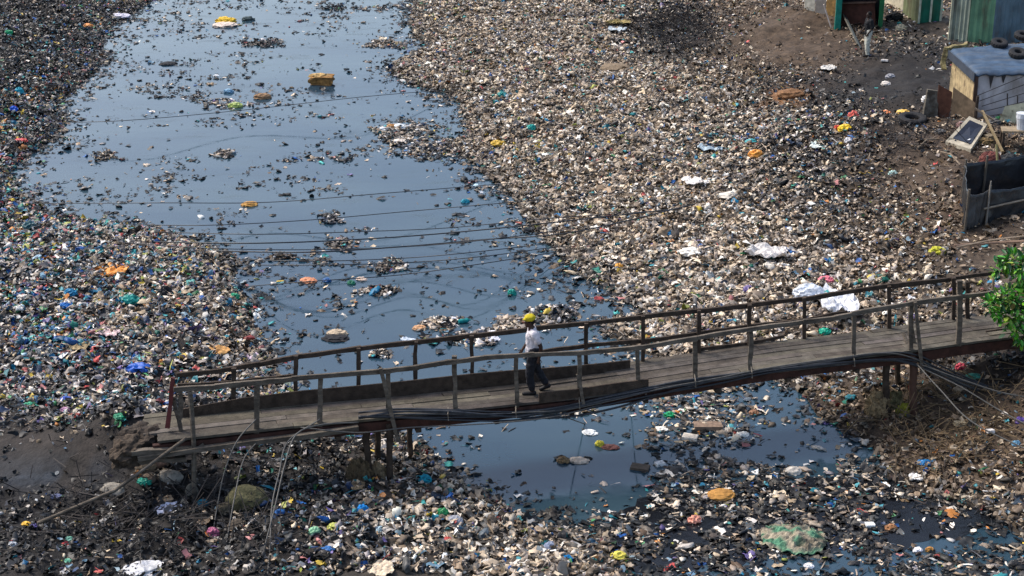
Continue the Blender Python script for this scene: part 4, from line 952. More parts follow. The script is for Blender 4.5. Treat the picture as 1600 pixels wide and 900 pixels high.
# blue roofed shack
ZR = 2.65
bA = on(1524, 188); bB = on(1483, 152); rA = aty(1524, 113, bA[1]); rB = aty(1484, 77, bB[1])
rD = rA + (2.6, -.25, .05); rC = rB + (2.6, .35, .1); zb = float(bA[2])
print('shack', bA, rA, bB, rB)
sh = empty('tarp_roof_shack', (rA[0], rA[1], zb), 'shack with blue tarpaulin roof, tan side wall and white sheet front', 'shack')
def inset(p, q, k): return p + (q - p) * k
wA = inset(rA, rC, .03); wB = inset(rB, rD, .03); wC = inset(rC, rA, .03); wD = inset(rD, rB, .03)
def wallc(nm, a, b, amp, pitch, m_, smooth=False):
    V, Fc = corr(a, b, min(bA[2], bB[2]) - .4, a[2] - .05, amp, pitch, b[2] - .05); return mk(nm, V, Fc, m_, sh, smooth=smooth)
wallc('side_wall', wB, wA, .008, .4, grime(mat('tan_boards', srgb(178, 158, 120), .85, .3, n_scale=5, n_amt=.35, bump=.4), (92, 76, 58), .5, .62, 4, (1, 1, .6), .8))
wallc('front_sheet', wA, wD, .03, .55, grime(mat('white_sheet', srgb(182, 180, 184), .7, .3, n_scale=3, n_amt=.15), (110, 104, 98), .5, .68, 2, (1, 1, .4), .7), True)
wallc('side_wall', wD, wC, .02, .12, cm(150, 140, 120)); wallc('back_wall', wC, wB, .02, .12, cm(150, 140, 120))
# roof sheet with sag and folds
N = 26; V = []; Fc = []
for j in range(N):
    for i in range(N):
        a = i / (N - 1); b = j / (N - 1); p = rA * (1-a) * (1-b) + rD * a * (1-b) + rB * (1-a) * b + rC * a * b
        z = .035 * mn.noise(Vector((a * 9, b * 5, 1))) + .02 * mn.noise(Vector((a * 3, b * 22, 4))) - (.07 if j == 0 or i == 0 else 0) * (1 + mn.noise(Vector((a * 14, b * 14, 0))))
        V.append(p + (0, 0, z + .02))
for j in range(N - 1):
    for i in range(N - 1): k = j * N + i; Fc.append((k, k+1, k+N+1, k+N))
n0 = len(V); V += [p - np.array([0, 0, .05]) for p in V[:]]
Fc += [tuple(n0 + k for k in reversed(f)) for f in Fc]
rim = list(range(N)) + [j*N+N-1 for j in range(1, N)] + [(N-1)*N+i for i in range(N-2, -1, -1)] + [j*N for j in range(N-2, 0, -1)]
Fc += [(rim[(i+1) % len(rim)], rim[i], rim[i] + n0, rim[(i+1) % len(rim)] + n0) for i in range(len(rim))]
mk('tarpaulin_roof', V, Fc, grime(mat('blue_tarpaulin', srgb(56, 76, 98), .6, .3, n_scale=2.2, n_amt=.4, bump=.6, bscale=5), (92, 96, 100), .5, .7, 2.2, (.5, 2, 1), .7), sh, smooth=True)
dn = np.array([0, 0, -.02])
b_ = MB(); b_.hexa([rA + (-.03,-.02,-.28), rB + (-.05,0,-.25), rB + (-.03,0,-.25), rA + (0,-.02,-.28), rA + (-.03,-.02,-.02), rB + (-.05,0,-.02), rB + (-.03,0,-.02), rA + (0,-.02,-.02)]); b_.build('roof_flap', cm(58, 66, 78, rough=.6), sh)
b_ = MB(); b_.bar(rB + (-.1, .1, -.02), inset(rB, rC, .22) + (0, .12, .1), .16, .1, jit=.02, seg=5); b_.bar(rB + (-.12, .12, 0), rB + (-.16, -.1, -.6), .14, .1, jit=.02, seg=3); b_.build('straw_matting', grime(mat('old_straw_matting', srgb(140, 130, 92), .95, .2, n_scale=14, n_amt=.5, bump=.8), (70, 60, 44), .45, .6, 6, (1, 1, 1), .8), sh)
b_ = MB(); b_.bar(wA + (-.02, -.05, -.1), (wA[0], wA[1] - .05, zb - .2), .1, .08, jit=.005, seg=3); b_.build('corner_post', cm(70, 52, 44), sh)
# window-like gaps on the tan side, dark stains hang as torn strips on the front
for f, h_ in ((.16, .42), (.3, .26)):
    q = inset(wA, wD, f); b_ = MB(); t = q + (0, -.07, -.08); b_.add([t + (-.07, 0, 0), t + (.08, 0, 0), t + (.01, .0, -h_), t + (-.07, .02, 0), t + (.08, .02, 0), t + (.01, .02, -h_)], [(0,1,2),(5,4,3),(0,3,4,1),(1,4,5,2),(2,5,3,0)]); b_.build('torn_strip', cm(46, 44, 46), sh)
# tyres
def tyre(c, R_, r_, lab, tilt=0, grp=None):
    tilt = tilt or (.3 if grp else 0)
    V = []; Fc = []; n, m = 36, 12; M = Matrix.Rotation(tilt, 3, 'X')
    for i in range(n):
        a = 2 * math.pi * i / n
        for j in range(m):
            b = 2 * math.pi * j / m; cb, sb = math.cos(b), math.sin(b)
            rr = R_ - r_ + r_ * (abs(cb) ** .6) * (1 if cb > 0 else -1) + (.012 if (i % 2 and cb > .6) else 0); zz = r_ * .95 * (abs(sb) ** .6) * (1 if sb > 0 else -1)
            q = M @ Vector((rr * math.cos(a), rr * math.sin(a), zz)); V.append((c[0] + q.x, c[1] + q.y, c[2] + q.z + r_ * .95))
    for i in range(n):
        for j in range(m): Fc.append((i*m+j, ((i+1) % n)*m+j, ((i+1) % n)*m+(j+1) % m, i*m+(j+1) % m))
    tag(mk('tyre', V, Fc, cm(36, 36, 38, rough=.8), loc=c), lab, 'tyre', grp)
def onroof(u_, v_):
    d = ray(u_, v_); n_ = np.cross(rD - rA, rB - rA); t = ((rA - (0, 0, HC)) @ n_) / (d @ n_); return np.array([0, 0, HC]) + d * t + (0, 0, .05)
tyre(onroof(1561, 74), .25, .085, 'tyre lying on the blue roof, the leftmost on it', grp='tyres holding down the blue roof')
tyre(onroof(1590, 90), .27, .085, 'tyre lying nearest the front edge of the blue roof', grp='tyres holding down the blue roof')
tyre(onroof(1597, 62), .25, .085, 'tyre lying farthest back on the blue roof', grp='tyres holding down the blue roof')
tyre(on(1425, 192), .42, .11, 'dark old tyre on the ground beside the brown sheet fence', tilt=.12)

# brown sheet fence below the shack
fb = on(1462, 182); f2 = on(1484, 186); f3 = on(1521, 190)
fen = empty('sheet_fence', fb, 'low fence of rusty brown sheets in front of the shack', 'fence')
def panel(par, nm, a, b, ha, hb, m_, th=.03):
    b_ = MB(); k = np.array([0, th, 0]); b_.hexa([a - (0,0,.2), b - (0,0,.2), b + k - (0,0,.2), a + k - (0,0,.2), a + (0,0,ha), b + (0,0,hb), b + k + (0,0,hb), a + k + (0,0,ha)]); return b_.build(nm, m_, par)
panel(fen, 'rusty_panel', fb, f2, .95, .8, cm(84, 54, 42, rough=.85, n_amt=.35)); panel(fen, 'brown_panel', f2 + (.02, 0, 0), f3, .95, .55, cm(98, 84, 68, rough=.9, n_amt=.35))
b_ = MB(); b_.bar(f3 + (.05, 0, -.2), f3 + (.05, 0, .75), .07); b_.build('post', darkw, fen)
q = on(1453, 182); b_ = MB(); b_.hexa([q + (-.2, 0, -.1), q + (.22, 0, -.1), q + (.22, .2, -.1), q + (-.2, .2, -.1), q + (-.08, .2, .75), q + (.26, .2, .7), q + (.26, .32, .7), q + (-.08, .32, .75)]); tag(b_.build('concrete_slab', grime(mat('old_concrete', srgb(96, 92, 84), .95, .2, n_scale=5, n_amt=.4, bump=.6), (60, 52, 44), .45, .6, 4, (1, 1, 1), .8)), 'grey concrete slab leaning at the left end of the sheet fence', 'slab')

# framed dark panel lying on the slope
q = [on(1477, 226, .1), on(1516, 240, .12), on(1541, 210, .3), on(1512, 204, .42)]
base = q[0]; e = empty('framed_panel', base, 'tilted dark panel in a pale frame lying on the brown slope', 'panel')
b_ = MB(); b_.hexa([p - np.array([0, 0, .1]) for p in q] + q); b_.build('pale_frame', cm(164, 156, 138, rough=.8, n_amt=.3), e)
c_ = sum(q) / 4; qi = [c_ + (p - c_) * .72 + (0.03, .03, .012) for p in q]; b_ = MB(); b_.hexa([p - np.array([0, 0, .05]) for p in qi] + qi); b_.build('dark_sheet', cm(26, 30, 42, rough=.4), e)
b_ = MB(); t = qi[1] * .7 + c_ * .3; b_.bar(t + (-.05, 0, .012), t + (.03, .1, .014), .05, .01); b_.build('white_patch', cm(210, 210, 210), e)
b_ = MB(); b_.bar(on(1532, 200, .5), on(1566, 244, .12), .06, .05); tag(b_.build('plank', cm(128, 112, 82)), 'long plank sloping down to the right of the framed panel', 'plank')
b_ = MB(); b_.bar(on(1520, 196, .5), on(1550, 206, .35), .05, .05); tag(b_.build('plank', cm(110, 98, 84)), 'short plank behind the top of the framed panel', 'plank')

for (u_, v_, w_, h_, sh_, c_, nm, cat, lab) in [(1547,246,30,24,'bag',(104,60,54),'cloth_heap','cloth','dark red cloth heap beside the sloping plank'),(1538,222,26,16,'bag',(110,92,62),'straw_heap','straw','straw coloured heap under the sloping plank'),
  (1552,190,20,12,'bag',(96,94,92),'sack','sack','grey sack below the white sheet wall'),(1575,250,26,26,'bag',(52,54,56),'sack','sack','dark sack pile under the rough table'),(1490,178,14,10,'sheet',(188,178,160),'paper_scrap','paper','curled pale scrap at the foot of the brown fence panel'),
  (1501,195,12,12,'bag',(150,120,116),'cloth','cloth','pinkish grey rag behind the framed panel'),(1470,205,16,8,'bag',(98,98,98),'sack','sack','flat grey sack left of the framed panel'),(1545,215,14,8,'box',(128,116,96),'wood_block','block','short wooden block among the clutter below the shack')]:
    Pc = on(u_, v_ + h_ * .3); s = scale_at(Pc)
    V, Fc = sheet(Pc + (0, 0, .03), w_ / 2 / s, w_ / 3 / s, .12) if sh_ == 'sheet' else (box(Pc, w_ / 2.2 / s, .12, .06, yaw=.4) if sh_ == 'box' else lumpy(Pc, w_ / 2 / s, w_ / 2.6 / s, h_ / 2.2 / s, amp=.35))
    tag(mk(nm, V, Fc, cm(*c_, rough=.9, n_amt=.4, n_scale=12, bump=.6), loc=Pc), lab, cat)
for k, (a, b, lab) in enumerate([((1470,240),(1500,262),'thin stick lying on the brown slope below the framed panel'),((1530,240),(1580,258),'crooked stick across the dark red cloth heap'),((1434,234),(1462,222),'thin pale stick left of the framed panel'),((1385,240),(1412,226),'short stick on brown earth under the tyre')]):
    b_ = MB(); b_.tube([on(*a, .05), (on(*a, .12) + on(*b, .12)) / 2 + (0, .05, .05), on(*b, .08)], .022, 6); tag(b_.build('stick', cm(120, 106, 88)), lab, 'stick')
# steel bar grille in front of the white sheet
gb = empty('bar_grille', on(1590, 205), 'leaning grille of thin dark bars in front of the white sheet wall', 'grille')
Yg = float(rA[1]) - .5
for k in range(6):
    b_ = MB(); b_.tube([aty(1526 + k * 4, 160 + k * 8 - 10, Yg), aty(1612, 128 + k * 14 - 14, Yg - .1)], .012, 5); b_.build('bar', cm(40, 38, 40), gb)
for k, (uu, vv) in enumerate([(1574, 146), (1590, 150)]):
    b_ = MB(); b_.tube([aty(uu, vv, Yg - .1), aty(uu, 196, Yg - .15)], .02, 5); b_.build('upright', cm(48, 44, 44), gb)
q = on(1585, 196); b_ = MB(); b_.hexa([aty(1560,192,Yg-.4), aty(1612,198,Yg-.4), aty(1612,198,Yg-.3), aty(1560,192,Yg-.3), aty(1570,166,Yg-.4), aty(1612,158,Yg-.4), aty(1612,158,Yg-.3), aty(1570,166,Yg-.3)]); tag(b_.build('cream_panel', grime(mat('cream_board', srgb(196, 192, 164), .8, .2, n_scale=4, n_amt=.3), (96, 86, 70), .5, .64, 5, (1, 1, 1), .8)), 'cream panel standing below the bar grille', 'panel')
# bench with white bucket
bt = empty('work_table', on(1590, 235), 'small table of rough boards near the right edge of the picture', 'table')
tq = on(1585, 232, .55); tp = [tq + (-.45, -.2, 0), tq + (.75, -.25, 0), tq + (.75, .3, 0), tq + (-.35, .3, 0)]
b_ = MB(); b_.hexa([p - (0, 0, .05) for p in tp] + tp); b_.build('table_top', cm(140, 124, 100), bt)
for p in (tp[0], tp[1], tp[3]): b_ = MB(); b_.bar(p + (.06, .03, -.04), (p[0] + .06, p[1] + .03, float(hgt(p[0], p[1])[0]) - .1), .06); b_.build('leg', darkw, bt)
bu = tq + (.12, 0, 0); bz = bu + (0, -.02, .0)
e = empty('bucket', bz, 'white plastic bucket standing on the rough table', 'bucket'); b_ = MB()
b_.tube([bz + (0, 0, 0), bz + (0, 0, .3), bz + (0, 0, .32), bz + (0, 0, .46)], [.12, .16, .175, .18], 14); b_.build('bucket_body', cm(196, 200, 206), e, smooth=False)
b_ = MB(); b_.tube([bz + (.18 * math.cos(t), -.02, .44 - .1 * math.sin(t)) for t in np.linspace(0, math.pi, 9)], .008, 5); b_.build('bucket_handle', cm(90, 90, 92), e)

# black plastic pen
p0 = on(1506, 360); p1 = on(1640, 335); pz = p0[2] - .1
pen = empty('black_pen', p0, 'square pen of black plastic sheeting on poles at the right', 'pen')
hp = .95
pA = p0.copy(); pB = p1.copy(); bkv = np.array([.35, 1.7, .25]); blackp = mat('black_plastic_sheeting', srgb(40, 43, 47), .35, .5, n_scale=3, n_amt=.35, bump=.5, bscale=5)
greyp = mat('grey_plastic_sheeting', srgb(70, 70, 70), .5, .4, n_scale=3, n_amt=.3, bump=.4, bscale=6)
def cloth(par, nm, a, b, z0, z1, m_, seed, n=26, sag=.08):
    V = []; Fc = []; a = np.array(a); b = np.array(b); d = b - a; d[2] = 0; L = np.linalg.norm(d); nn = np.array([-d[1], d[0], 0]) / L; m2 = 12
    for j in range(m2):
        for i in range(n):
            s_ = i / (n - 1); t_ = j / (m2 - 1); w_ = .07 * mn.noise(Vector((s_ * 6, t_ * 2.5, seed))) + .035 * mn.noise(Vector((s_ * 14, t_ * 6, seed + 5)))
            V.append((a[0] + d[0] * s_ + nn[0] * w_, a[1] + d[1] * s_ + nn[1] * w_, a[2] + (b[2] - a[2]) * s_ + z0 + (z1 - z0) * t_ - sag * 4 * s_ * (1 - s_) * t_))
    for j in range(m2 - 1):
        for i in range(n - 1): k = j * n + i; Fc.append((k, k+1, k+n+1, k+n))
    o = mk(nm, V, Fc, m_, par, smooth=True); sm = o.modifiers.new('thick', 'SOLIDIFY'); sm.thickness = .01; return o
pM = pA + (pB - pA) * .24
cloth(pen, 'front_sheet', pA, pM, 0, hp, greyp, 1); cloth(pen, 'front_sheet', pM, pB, 0, hp * .98, blackp, 2)
cloth(pen, 'side_sheet', pA + bkv, pA, 0, hp, blackp, 3); cloth(pen, 'back_sheet', pA + bkv, pB + bkv, 0, hp * 1.0, blackp, 4); cloth(pen, 'side_sheet', pB + bkv, pB, 0, hp, blackp, 5)
for p in (pA, pM, pB, pA + bkv, (pA + bkv) * .75 + (pB + bkv) * .25):
    b_ = MB(); b_.tube([p + (0, -.06, -.2), p + (.01, -.07, hp + .12)], .032, 7); b_.build('pole', cm(92, 84, 74), pen)
b_ = MB(); b_.tube([pM + (-.1, -.12, hp * .52), pB + (0, -.12, hp * .62)], .025, 6); b_.build('cross_pole', cm(138, 126, 110), pen)
b_ = MB(); b_.tube([pM + (0, -.1, .05), pM + (0, -.1, hp * 1.25)], .02, 6); b_.build('pole', cm(128, 124, 118), pen)
b_ = MB(); b_.tube([on(1558, 292, .0) + (0, 0, .3), aty(1557, 226, on(1558, 280)[1])], .035, 6); tag(b_.build('pole', cm(104, 100, 66)), 'olive upright pole standing behind the black pen', 'pole')
# low stick fence beyond the bridge end
lf = empty('stick_fence', on(1500, 470), 'rickety stick fence behind the far end of the footbridge', 'fence')
b_ = MB(); b_.tube([on(1490, 434, .75), on(1540, 427, .8), on(1620, 418, .8)], .022, 6); b_.build('rail', cm(126, 112, 96), lf)
for uu in (1511, 1549, 1590): b_ = MB(); q = on(uu, 468); b_.tube([q - (0, 0, .1), q + (0, 0, .62)], .03, 6); b_.build('stake', cm(132, 116, 96), lf)
b_ = MB(); b_.tube([on(1490, 391, .12), on(1560, 390, .18), on(1625, 388, .2)], .03, 6); tag(b_.build('pole', cm(134, 110, 92)), 'long bare pole lying above the green foliage', 'pole')
for k, (a, b, c, lab) in enumerate([((560,180),(540,0),0,'')][:0]): pass

# ------------------------------------------------------------------ tree at the right edge
bark = cm(84, 70, 54, rough=.9, n_amt=.4)
tb = pl(1660, 640, -1.0); tb[2] = float(hgt(tb[0], tb[1])[0]) - .1
tree = empty('leafy_tree', tb, 'small tree with bright green glossy leaves at the right edge of the picture', 'tree')
def lp(u_, v_, dy): return aty(u_, v_, tb[1] + dy)
top = lp(1650, 420, .1)
b_ = MB(); b_.tube(smoothpts([tb, lp(1655, 560, 0), lp(1662, 490, .05), top]), [.1 - .06 * i / 18 for i in range(19)], 8); b_.build('trunk', bark, tree, smooth=True)
CL = [(1580,408,14),(1562,420,10),(1598,414,16),(1590,432,12),(1572,412,8),(1566,470,14),(1556,478,12),(1575,462,14),(1592,470,22),(1600,500,24),(1580,492,20),(1588,515,16),(1560,490,10),(1612,460,26),(1620,520,26),(1640,480,40),(1625,420,24),(1605,440,14),(1660,430,36),(1650,530,34),(1690,480,40),(1547,474,6),(1600,528,10)]
b_ = MB()
for i, (cu, cv, cr) in enumerate(CL[:16]):
    b_.tube(smoothpts([lp(1658, 520 - (i % 5) * 18, .05), lp((cu + 1658) / 2, cv + 14, .1 * math.sin(i)), lp(cu, cv, .2 * math.sin(i * 2.3))]), [.03, .027, .024, .022, .02, .018, .016, .014, .012, .01, .009, .008, .007], 5)
b_.build('limbs', bark, tree, smooth=True)
LV = []; LF = []; LC = []
for i, (cu, cv, cr) in enumerate(CL):
    c0_ = lp(cu, cv, .2 * math.sin(i * 2.3)); rad = cr / scale_at(c0_) * 1.15
    for k in range(int(18 + 2.6 * cr)):
        dv = Vector(rng.normal(0, 1, 3)).normalized(); p = c0_ + np.array(dv) * rad * rng.random() ** .45 * np.array([1, 1.1, .95])
        L = rng.uniform(.1, .2); W_ = L * rng.uniform(.36, .5)
        d1 = (dv + Vector(rng.normal(0, .6, 3)) + Vector((0, 0, .1))).normalized(); s1_ = d1.cross(Vector((0, 0, 1)) + Vector(rng.normal(0, .3, 3))).normalized(); n1_ = s1_.cross(d1)
        b0_ = len(LV); p = Vector(p)
        LV += [p, p + d1 * L * .35 + s1_ * W_ * .5 + n1_ * .008, p + d1 * L * .75 + s1_ * W_ * .42, p + d1 * L - n1_ * .012, p + d1 * L * .75 - s1_ * W_ * .42, p + d1 * L * .35 - s1_ * W_ * .5 + n1_ * .008]
        LF += [(b0_, b0_+1, b0_+2, b0_+3), (b0_, b0_+3, b0_+4, b0_+5)]
        cc = np.array(random.choice([srgb(70,142,32), srgb(50,124,34), srgb(108,168,38), srgb(36,96,34), srgb(84,166,44), srgb(84,160,36), srgb(34,92,42), srgb(134,156,60), srgb(24,64,28), srgb(116,104,58)])) * rng.uniform(.7, 1.1); LC += [(*cc, 1)] * 6
leafm = mat('glossy_leaf', attr=True, rough=.4, spec=.5, n_amt=.1); leafm.node_tree.nodes['Principled BSDF'].inputs['Transmission Weight'].default_value = 0
mk('crown', LV, LF, leafm, tree, colors=LC)

# brush pile of burnt twigs on the upper bank, twigs on the shady slope
def brush(u_, v_, w_, h_, n, zh, col, lab, nm='brush_pile'):
    b_ = MB(); P0 = on(u_, v_)
    for k in range(n):
        a = on(u_ + rng.uniform(-w_, w_) / 2, v_ + rng.uniform(-h_, h_) / 2) if k % 12 == 0 else a_ + rng.normal(0, .35, 3) * (1, 1, 0)
        a_ = a; d = rng.normal(0, 1, 3); d[2] = abs(d[2]) * .5; d /= np.linalg.norm(d); z = float(hgt(a[0], a[1])[0]); a = np.array([a[0], a[1], z + rng.random() * zh]); b_.tube([a, a + d * rng.uniform(.2, .7)], .009, 3)
    tag(b_.build(nm, col, loc=P0), lab, 'brush', kind='stuff')
brush(1062, 52, 76, 40, 380, .35, cm(34, 30, 30, rough=.9), 'heap of black burnt twigs on the upper right bank')
brush(1490, 660, 170, 100, 420, .12, cm(104, 88, 66, rough=.9), 'scattered dry brown twigs on the shady slope at right')
brush(1415, 218, 90, 40, 160, .12, cm(44, 40, 40, rough=.9), 'dark twigs spread around the tyre')
brush(230, 820, 330, 90, 360, .1, cm(58, 54, 52, rough=.9), 'charred sticks strewn over the black ash at lower left')
# big green sacking floating
P = at(1240, 846, 0.0); s = scale_at(P)
n = 22; V = []; Fc = []; Cl = []
for j in range(n):
    for i in range(n):
        a = i / (n-1) * 2 - 1; b = j / (n-1) * 2 - 1; X = a * 48 / s * (1 - .12 * b * b + .12 * mn.noise(Vector((b * 2.5, 1, 0)))) ; Y = b * 21 / s / .5 * (1 - .3 * a * a + .15 * mn.noise(Vector((a * 3, 7, 0))))
        X2 = X + .25 * Y; Y2 = Y - .28 * X
        z = .16 * (1 - a * a * .8) * (1 - b * b * .8) + .09 * mn.noise(Vector((a * 4, b * 4, 3))) + .05 * mn.noise(Vector((a * 9, b * 9, 3))) + .03
        V.append((P[0] + X2, P[1] + Y2, z)); t = min(1, max(0, (mn.noise(Vector((a * 2.2, b * 2.2, 11))) + .12) * 4)); c = np.array(srgb(78,128,100)) * t + np.array(srgb(150,140,120)) * (1 - t); Cl.append((*c, 1))
for j in range(n-1):
    for i in range(n-1): k = j*n+i; Fc.append((k, k+1, k+n+1, k+n))
o = mk('green_sacking', V, Fc, grime(mat('faded_sacking', attr=True, rough=.75, n_amt=.3, n_scale=14, bump=.3), (80, 72, 60), .5, .62, 2.5, (1,1,1), .8), colors=Cl, loc=P); sm = o.modifiers.new('thick', 'SOLIDIFY'); sm.thickness = .015
tag(o, 'large faded green and tan sacking sheet in the lower right litter', 'sacking')

# ------------------------------------------------------------------ people
def ellips(m, c, r, n=10):
    c = np.array(c, float); V = []; Fc = []
    for j in range(1, n):
        for i in range(2 * n): t = math.pi * j / n; q = math.pi * i / n; V.append(c + np.array([r[0]*math.sin(t)*math.cos(q), r[1]*math.sin(t)*math.sin(q), r[2]*math.cos(t)]))
    V += [c + (0, 0, r[2]), c - (0, 0, r[2])]; k = 2 * n
    for j in range(n - 2):
        for i in range(k): Fc.append((j*k+i, (j+1)*k+i, (j+1)*k+(i+1) % k, j*k+(i+1) % k))
    for i in range(k): Fc.append((len(V)-2, i, (i+1) % k)); Fc.append((len(V)-1, (n-2)*k+(i+1) % k, (n-2)*k+i))
    m.add(V, Fc)
def capsule(m, pts, rs):
    m.tube(smoothpts(pts, 4), np.interp(np.linspace(0, 1, 4 * (len(pts) - 1) + 1), np.linspace(0, 1, len(rs)), rs), 10)
    for p, r in zip(pts, rs): ellips(m, p, (r, r, r), 6)
def remesh(o, vox):
    r = o.modifiers.new('skin', 'REMESH'); r.mode = 'VOXEL'; r.voxel_size = vox; r.use_smooth_shade = True
    s_ = o.modifiers.new('soft', 'SMOOTH'); s_.factor = .5; s_.iterations = 3
fold_tex = bpy.data.textures.new('cloth_folds', 'CLOUDS'); fold_tex.noise_scale = .09; fold_tex.noise_depth = 2
def folds(o, k=.035):
    d_ = o.modifiers.new('folds', 'DISPLACE'); d_.texture = fold_tex; d_.strength = k; d_.mid_level = .5; d_.texture_coords = 'LOCAL'
def person(loc, yaw, J, cols, lab, hat=False, sc=.91):
    """local frame: facing +x, left = +y, z up. J = joint dict"""
    e = empty('person', loc, lab, 'person'); e.rotation_euler = (0, 0, yaw); e.scale = (sc, sc, sc)
    skin, shirt, pants, shoe, hair, hatc = cols
    b = MB(); H = np.array(J['head'], float)
    ellips(b, H, (.092, .075, .115)); ellips(b, H + (.035, 0, -.06), (.06, .055, .06)); ellips(b, H + (.095, 0, -.012), (.02, .014, .022), 6)      # skull, jaw, nose
    ellips(b, H + (.085, 0, -.065), (.018, .028, .012), 6); ellips(b, H + (.07, 0, .03), (.03, .045, .012), 6)
    for s_ in (1, -1): ellips(b, H + (-.005, s_ * .078, -.01), (.018, .012, .03), 6)
    capsule(b, [H + (-.01, 0, -.08), J['neck']], [.055, .06])
    capsule(b, [J['neck'], J['chest'], J['belly'], J['hip']], [.075, .13, .12, .12])
    for s_, k in ((1, 'l'), (-1, 'r')):
        capsule(b, [J['chest'] + np.array([0, s_ * .08, .08]), J['sh' + k], J['el' + k], J['wr' + k]], [.07, .056, .042, .028])
        capsule(b, [J['hip'] + np.array([0, s_ * .07, 0]), J['kn' + k], J['an' + k]], [.09, .058, .04])
        capsule(b, [J['an' + k] + np.array([-.03, 0, -.03]), J['toe' + k]], [.038, .03])
        w_ = np.array(J['wr' + k]); d = w_ - np.array(J['el' + k]); d /= np.linalg.norm(d); lat = np.cross(d, (0, s_, 0)); lat /= np.linalg.norm(lat); pn = np.cross(d, lat)
        capsule(b, [w_, w_ + d * .05, w_ + d * .085], [.026, .032, .034])
        for f, (o_, L) in enumerate(((-.03, .07), (-.01, .082), (.01, .078), (.03, .062))):
            q = w_ + d * .085 + lat * o_; b.tube([q, q + d * L * .5 + pn * .006, q + d * L * .9 + pn * .028], [.009, .0085, .007], 6)
        q = w_ + d * .04 - lat * .03; b.tube([q, q - lat * .03 + d * .03, q - lat * .035 + d * .06], [.011, .01, .008], 6)
    o = mk('body', b.V, b.F, skin, e); o.location = (0, 0, 0); remesh(o, .007)
    b = MB(); cap = capsule
    cap(b, [J['neck'] + np.array([0, 0, -.03]), J['chest'], J['belly'], J['hip'] + np.array([0, 0, -.02])], [.085, .15, .148, .165])
    for s_, k in ((1, 'l'), (-1, 'r')):
        sh_ = np.array(J['sh' + k]); el = np.array(J['el' + k]); cap(b, [J['chest'] + np.array([0, s_ * .08, .08]), sh_, sh_ + (el - sh_) * J.get('sleeve', .6)], [.09, .078, .075])
    o = mk('shirt', b.V, b.F, shirt, e); o.location = (0, 0, 0); remesh(o, .011); folds(o, .04)
    b = MB()
    for s_, k in ((1, 'l'), (-1, 'r')):
        hp_ = J['hip'] + np.array([0, s_ * .07, .02]); kn = np.array(J['kn' + k]); an = np.array(J['an' + k])
        cap(b, [hp_, kn, kn + (an - kn) * (J.get('pleg', .85))], [.125, .088, .075])
    ellips(b, J['hip'] + np.array([0, 0, .02]), (.14, .16, .12)); o = mk('trousers', b.V, b.F, pants, e); o.location = (0, 0, 0); remesh(o, .011); folds(o, .045)
    for k in 'lr':
        b = MB(); an = np.array(J['an' + k]); cap(b, [an + (-.045, 0, -.045), np.array(J['toe' + k]) + (.02, 0, 0)], [.048, .04]); o = mk('shoe', b.V, b.F, shoe, e); o.location = (0, 0, 0); remesh(o, .01)
    for s_ in (1, -1): b = MB(); ellips(b, H + (.083, s_ * .03, .012), (.01, .014, .008), 6); o = mk('eye', b.V, b.F, cm(30, 24, 22, rough=.3), e); o.location = (0, 0, 0)
    b = MB(); ellips(b, H + (-.015, 0, .025), (.094, .083, .105)); o = mk('hair', b.V, b.F, hair, e); o.location = (0, 0, 0)
    if hat:
        b = MB(); n = 16; ellips(b, H + (-.005, 0, .085), (.115, .1, .085)); ellips(b, H + (.085, 0, .065), (.06, .065, .014), 8); o = mk('cap', b.V, b.F, hatc, e); o.location = (0, 0, 0); remesh(o, .01); folds(o, .04)
    return e
A = np.array
J1 = dict(head=A([.06,0,1.56]), neck=A([.02,0,1.42]), chest=A([.0,0,1.25]), belly=A([-.01,0,1.05]), hip=A([-.02,0,.93]),
  shl=A([0,.19,1.36]), shr=A([0,-.19,1.36]), ell=A([-.13,.24,1.1]), elr=A([.04,-.23,1.1]), wrl=A([-.1,.23,.86]), wrr=A([.17,-.2,.9]),
  knl=A([.07,.09,.5]), anl=A([.02,.09,.09]), toel=A([.17,.09,.035]), knr=A([-.1,-.09,.5]), anr=A([-.3,-.09,.15]), toer=A([-.2,-.09,.035]), sleeve=.55)
pp = at(832, 614, 0); 
for _ in range(8):
    t_ = float((pp - A0) @ ax3); dz = float(edge_at(t_)[2]); pp = at(832, 614, dz + .005)
print('person at', pp, 'offset in bridge', float((pp - A0) @ nr))
person(pp, math.pi + .12, J1, (cm(58, 40, 32, rough=.55), cm(206, 200, 204, rough=.8, n_amt=.2, n_scale=5), cm(30, 31, 37, rough=.85, n_amt=.3), cm(30, 28, 28), cm(20, 18, 18, rough=.9), cm(190, 172, 36, rough=.9, n_amt=.25)),
       'person in white shirt, dark trousers and yellow cap walking left across the footbridge', hat=True)
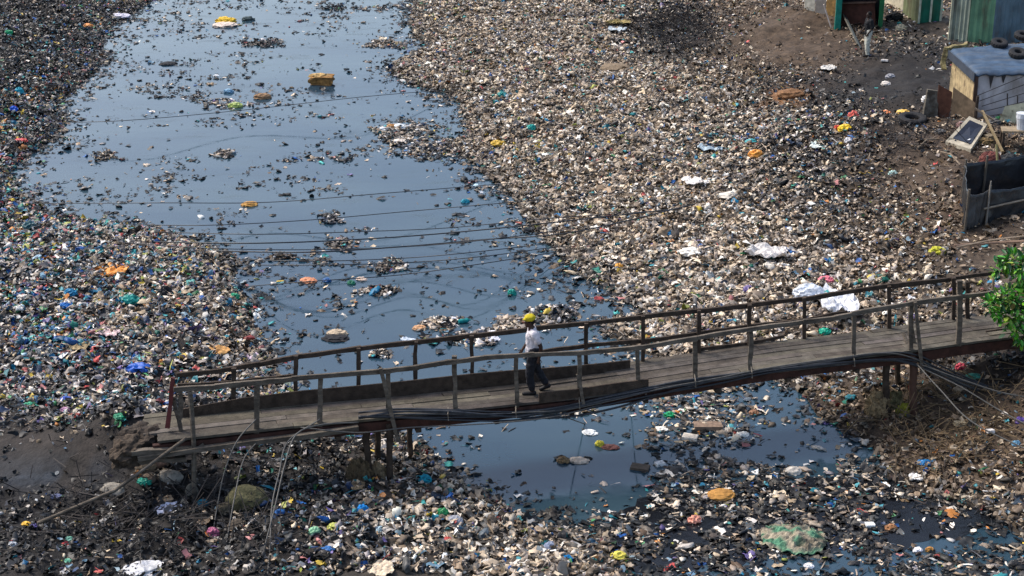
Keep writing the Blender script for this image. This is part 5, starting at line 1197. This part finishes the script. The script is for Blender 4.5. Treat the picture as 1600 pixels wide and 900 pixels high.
J2 = dict(head=A([.03,0,1.58]), neck=A([.0,0,1.43]), chest=A([.0,0,1.26]), belly=A([-.01,0,1.05]), hip=A([0,0,.93]),
  shl=A([0,.17,1.37]), shr=A([0,-.17,1.37]), ell=A([-.05,.2,1.12]), elr=A([.04,-.2,1.12]), wrl=A([.08,.18,.92]), wrr=A([.18,-.15,.98]),
  knl=A([.04,.075,.5]), anl=A([.0,.075,.09]), toel=A([.14,.075,.035]), knr=A([-.0,-.075,.5]), anr=A([-.06,-.075,.1]), toer=A([.08,-.075,.035]), sleeve=.95, pleg=.93)
person(on(1354, 88, .0), math.pi + .2, J2, (cm(52, 38, 32, rough=.6), cm(26, 28, 32, rough=.85), cm(184, 184, 172, rough=.85), cm(40, 36, 34), cm(18, 17, 17, rough=.9), None),
       'person in dark top and pale trousers standing on the black path by the sheds')

# ------------------------------------------------------------------ light, world, camera
SUN_EL, SUN_AZ = R(52), R(-62)      # azimuth measured from +Y towards +X
wd = bpy.data.worlds.new('World'); S.world = wd; wd.use_nodes = True; nt = wd.node_tree
bg = nt.nodes['Background']; sk_ = nt.nodes.new('ShaderNodeTexSky'); sk_.sky_type = 'NISHITA'; sk_.sun_disc = False
sk_.sun_elevation = SUN_EL; sk_.sun_rotation = SUN_AZ; sk_.air_density = 1.0; sk_.dust_density = 3.2; sk_.ozone_density = .3; sk_.altitude = 0
nt.links.new(sk_.outputs[0], bg.inputs[0]); bg.inputs[1].default_value = .15
ld = bpy.data.lights.new('sun', 'SUN'); ld.energy = 1.8; ld.angle = R(15); ld.color = (1, .95, .88)
lo = bpy.data.objects.new('sun', ld); COL.objects.link(lo)
dsun = Vector((math.sin(SUN_AZ) * math.cos(SUN_EL), math.cos(SUN_AZ) * math.cos(SUN_EL), math.sin(SUN_EL)))
lo.rotation_euler = dsun.to_track_quat('Z', 'Y').to_euler(); lo.location = (0, 0, 40)
cd = bpy.data.cameras.new('camera'); co = bpy.data.objects.new('camera', cd); COL.objects.link(co)
cd.sensor_width = 36; cd.lens = 36 * F / 1600; cd.clip_end = 3000; cd.clip_start = .1
co.location = (0, 0, HC); co.rotation_euler = (math.pi / 2 - PITCH, 0, 0); S.camera = co
S.view_settings.view_transform = 'Standard'; S.view_settings.look = 'None'; S.view_settings.exposure = .7; S.view_settings.gamma = 1
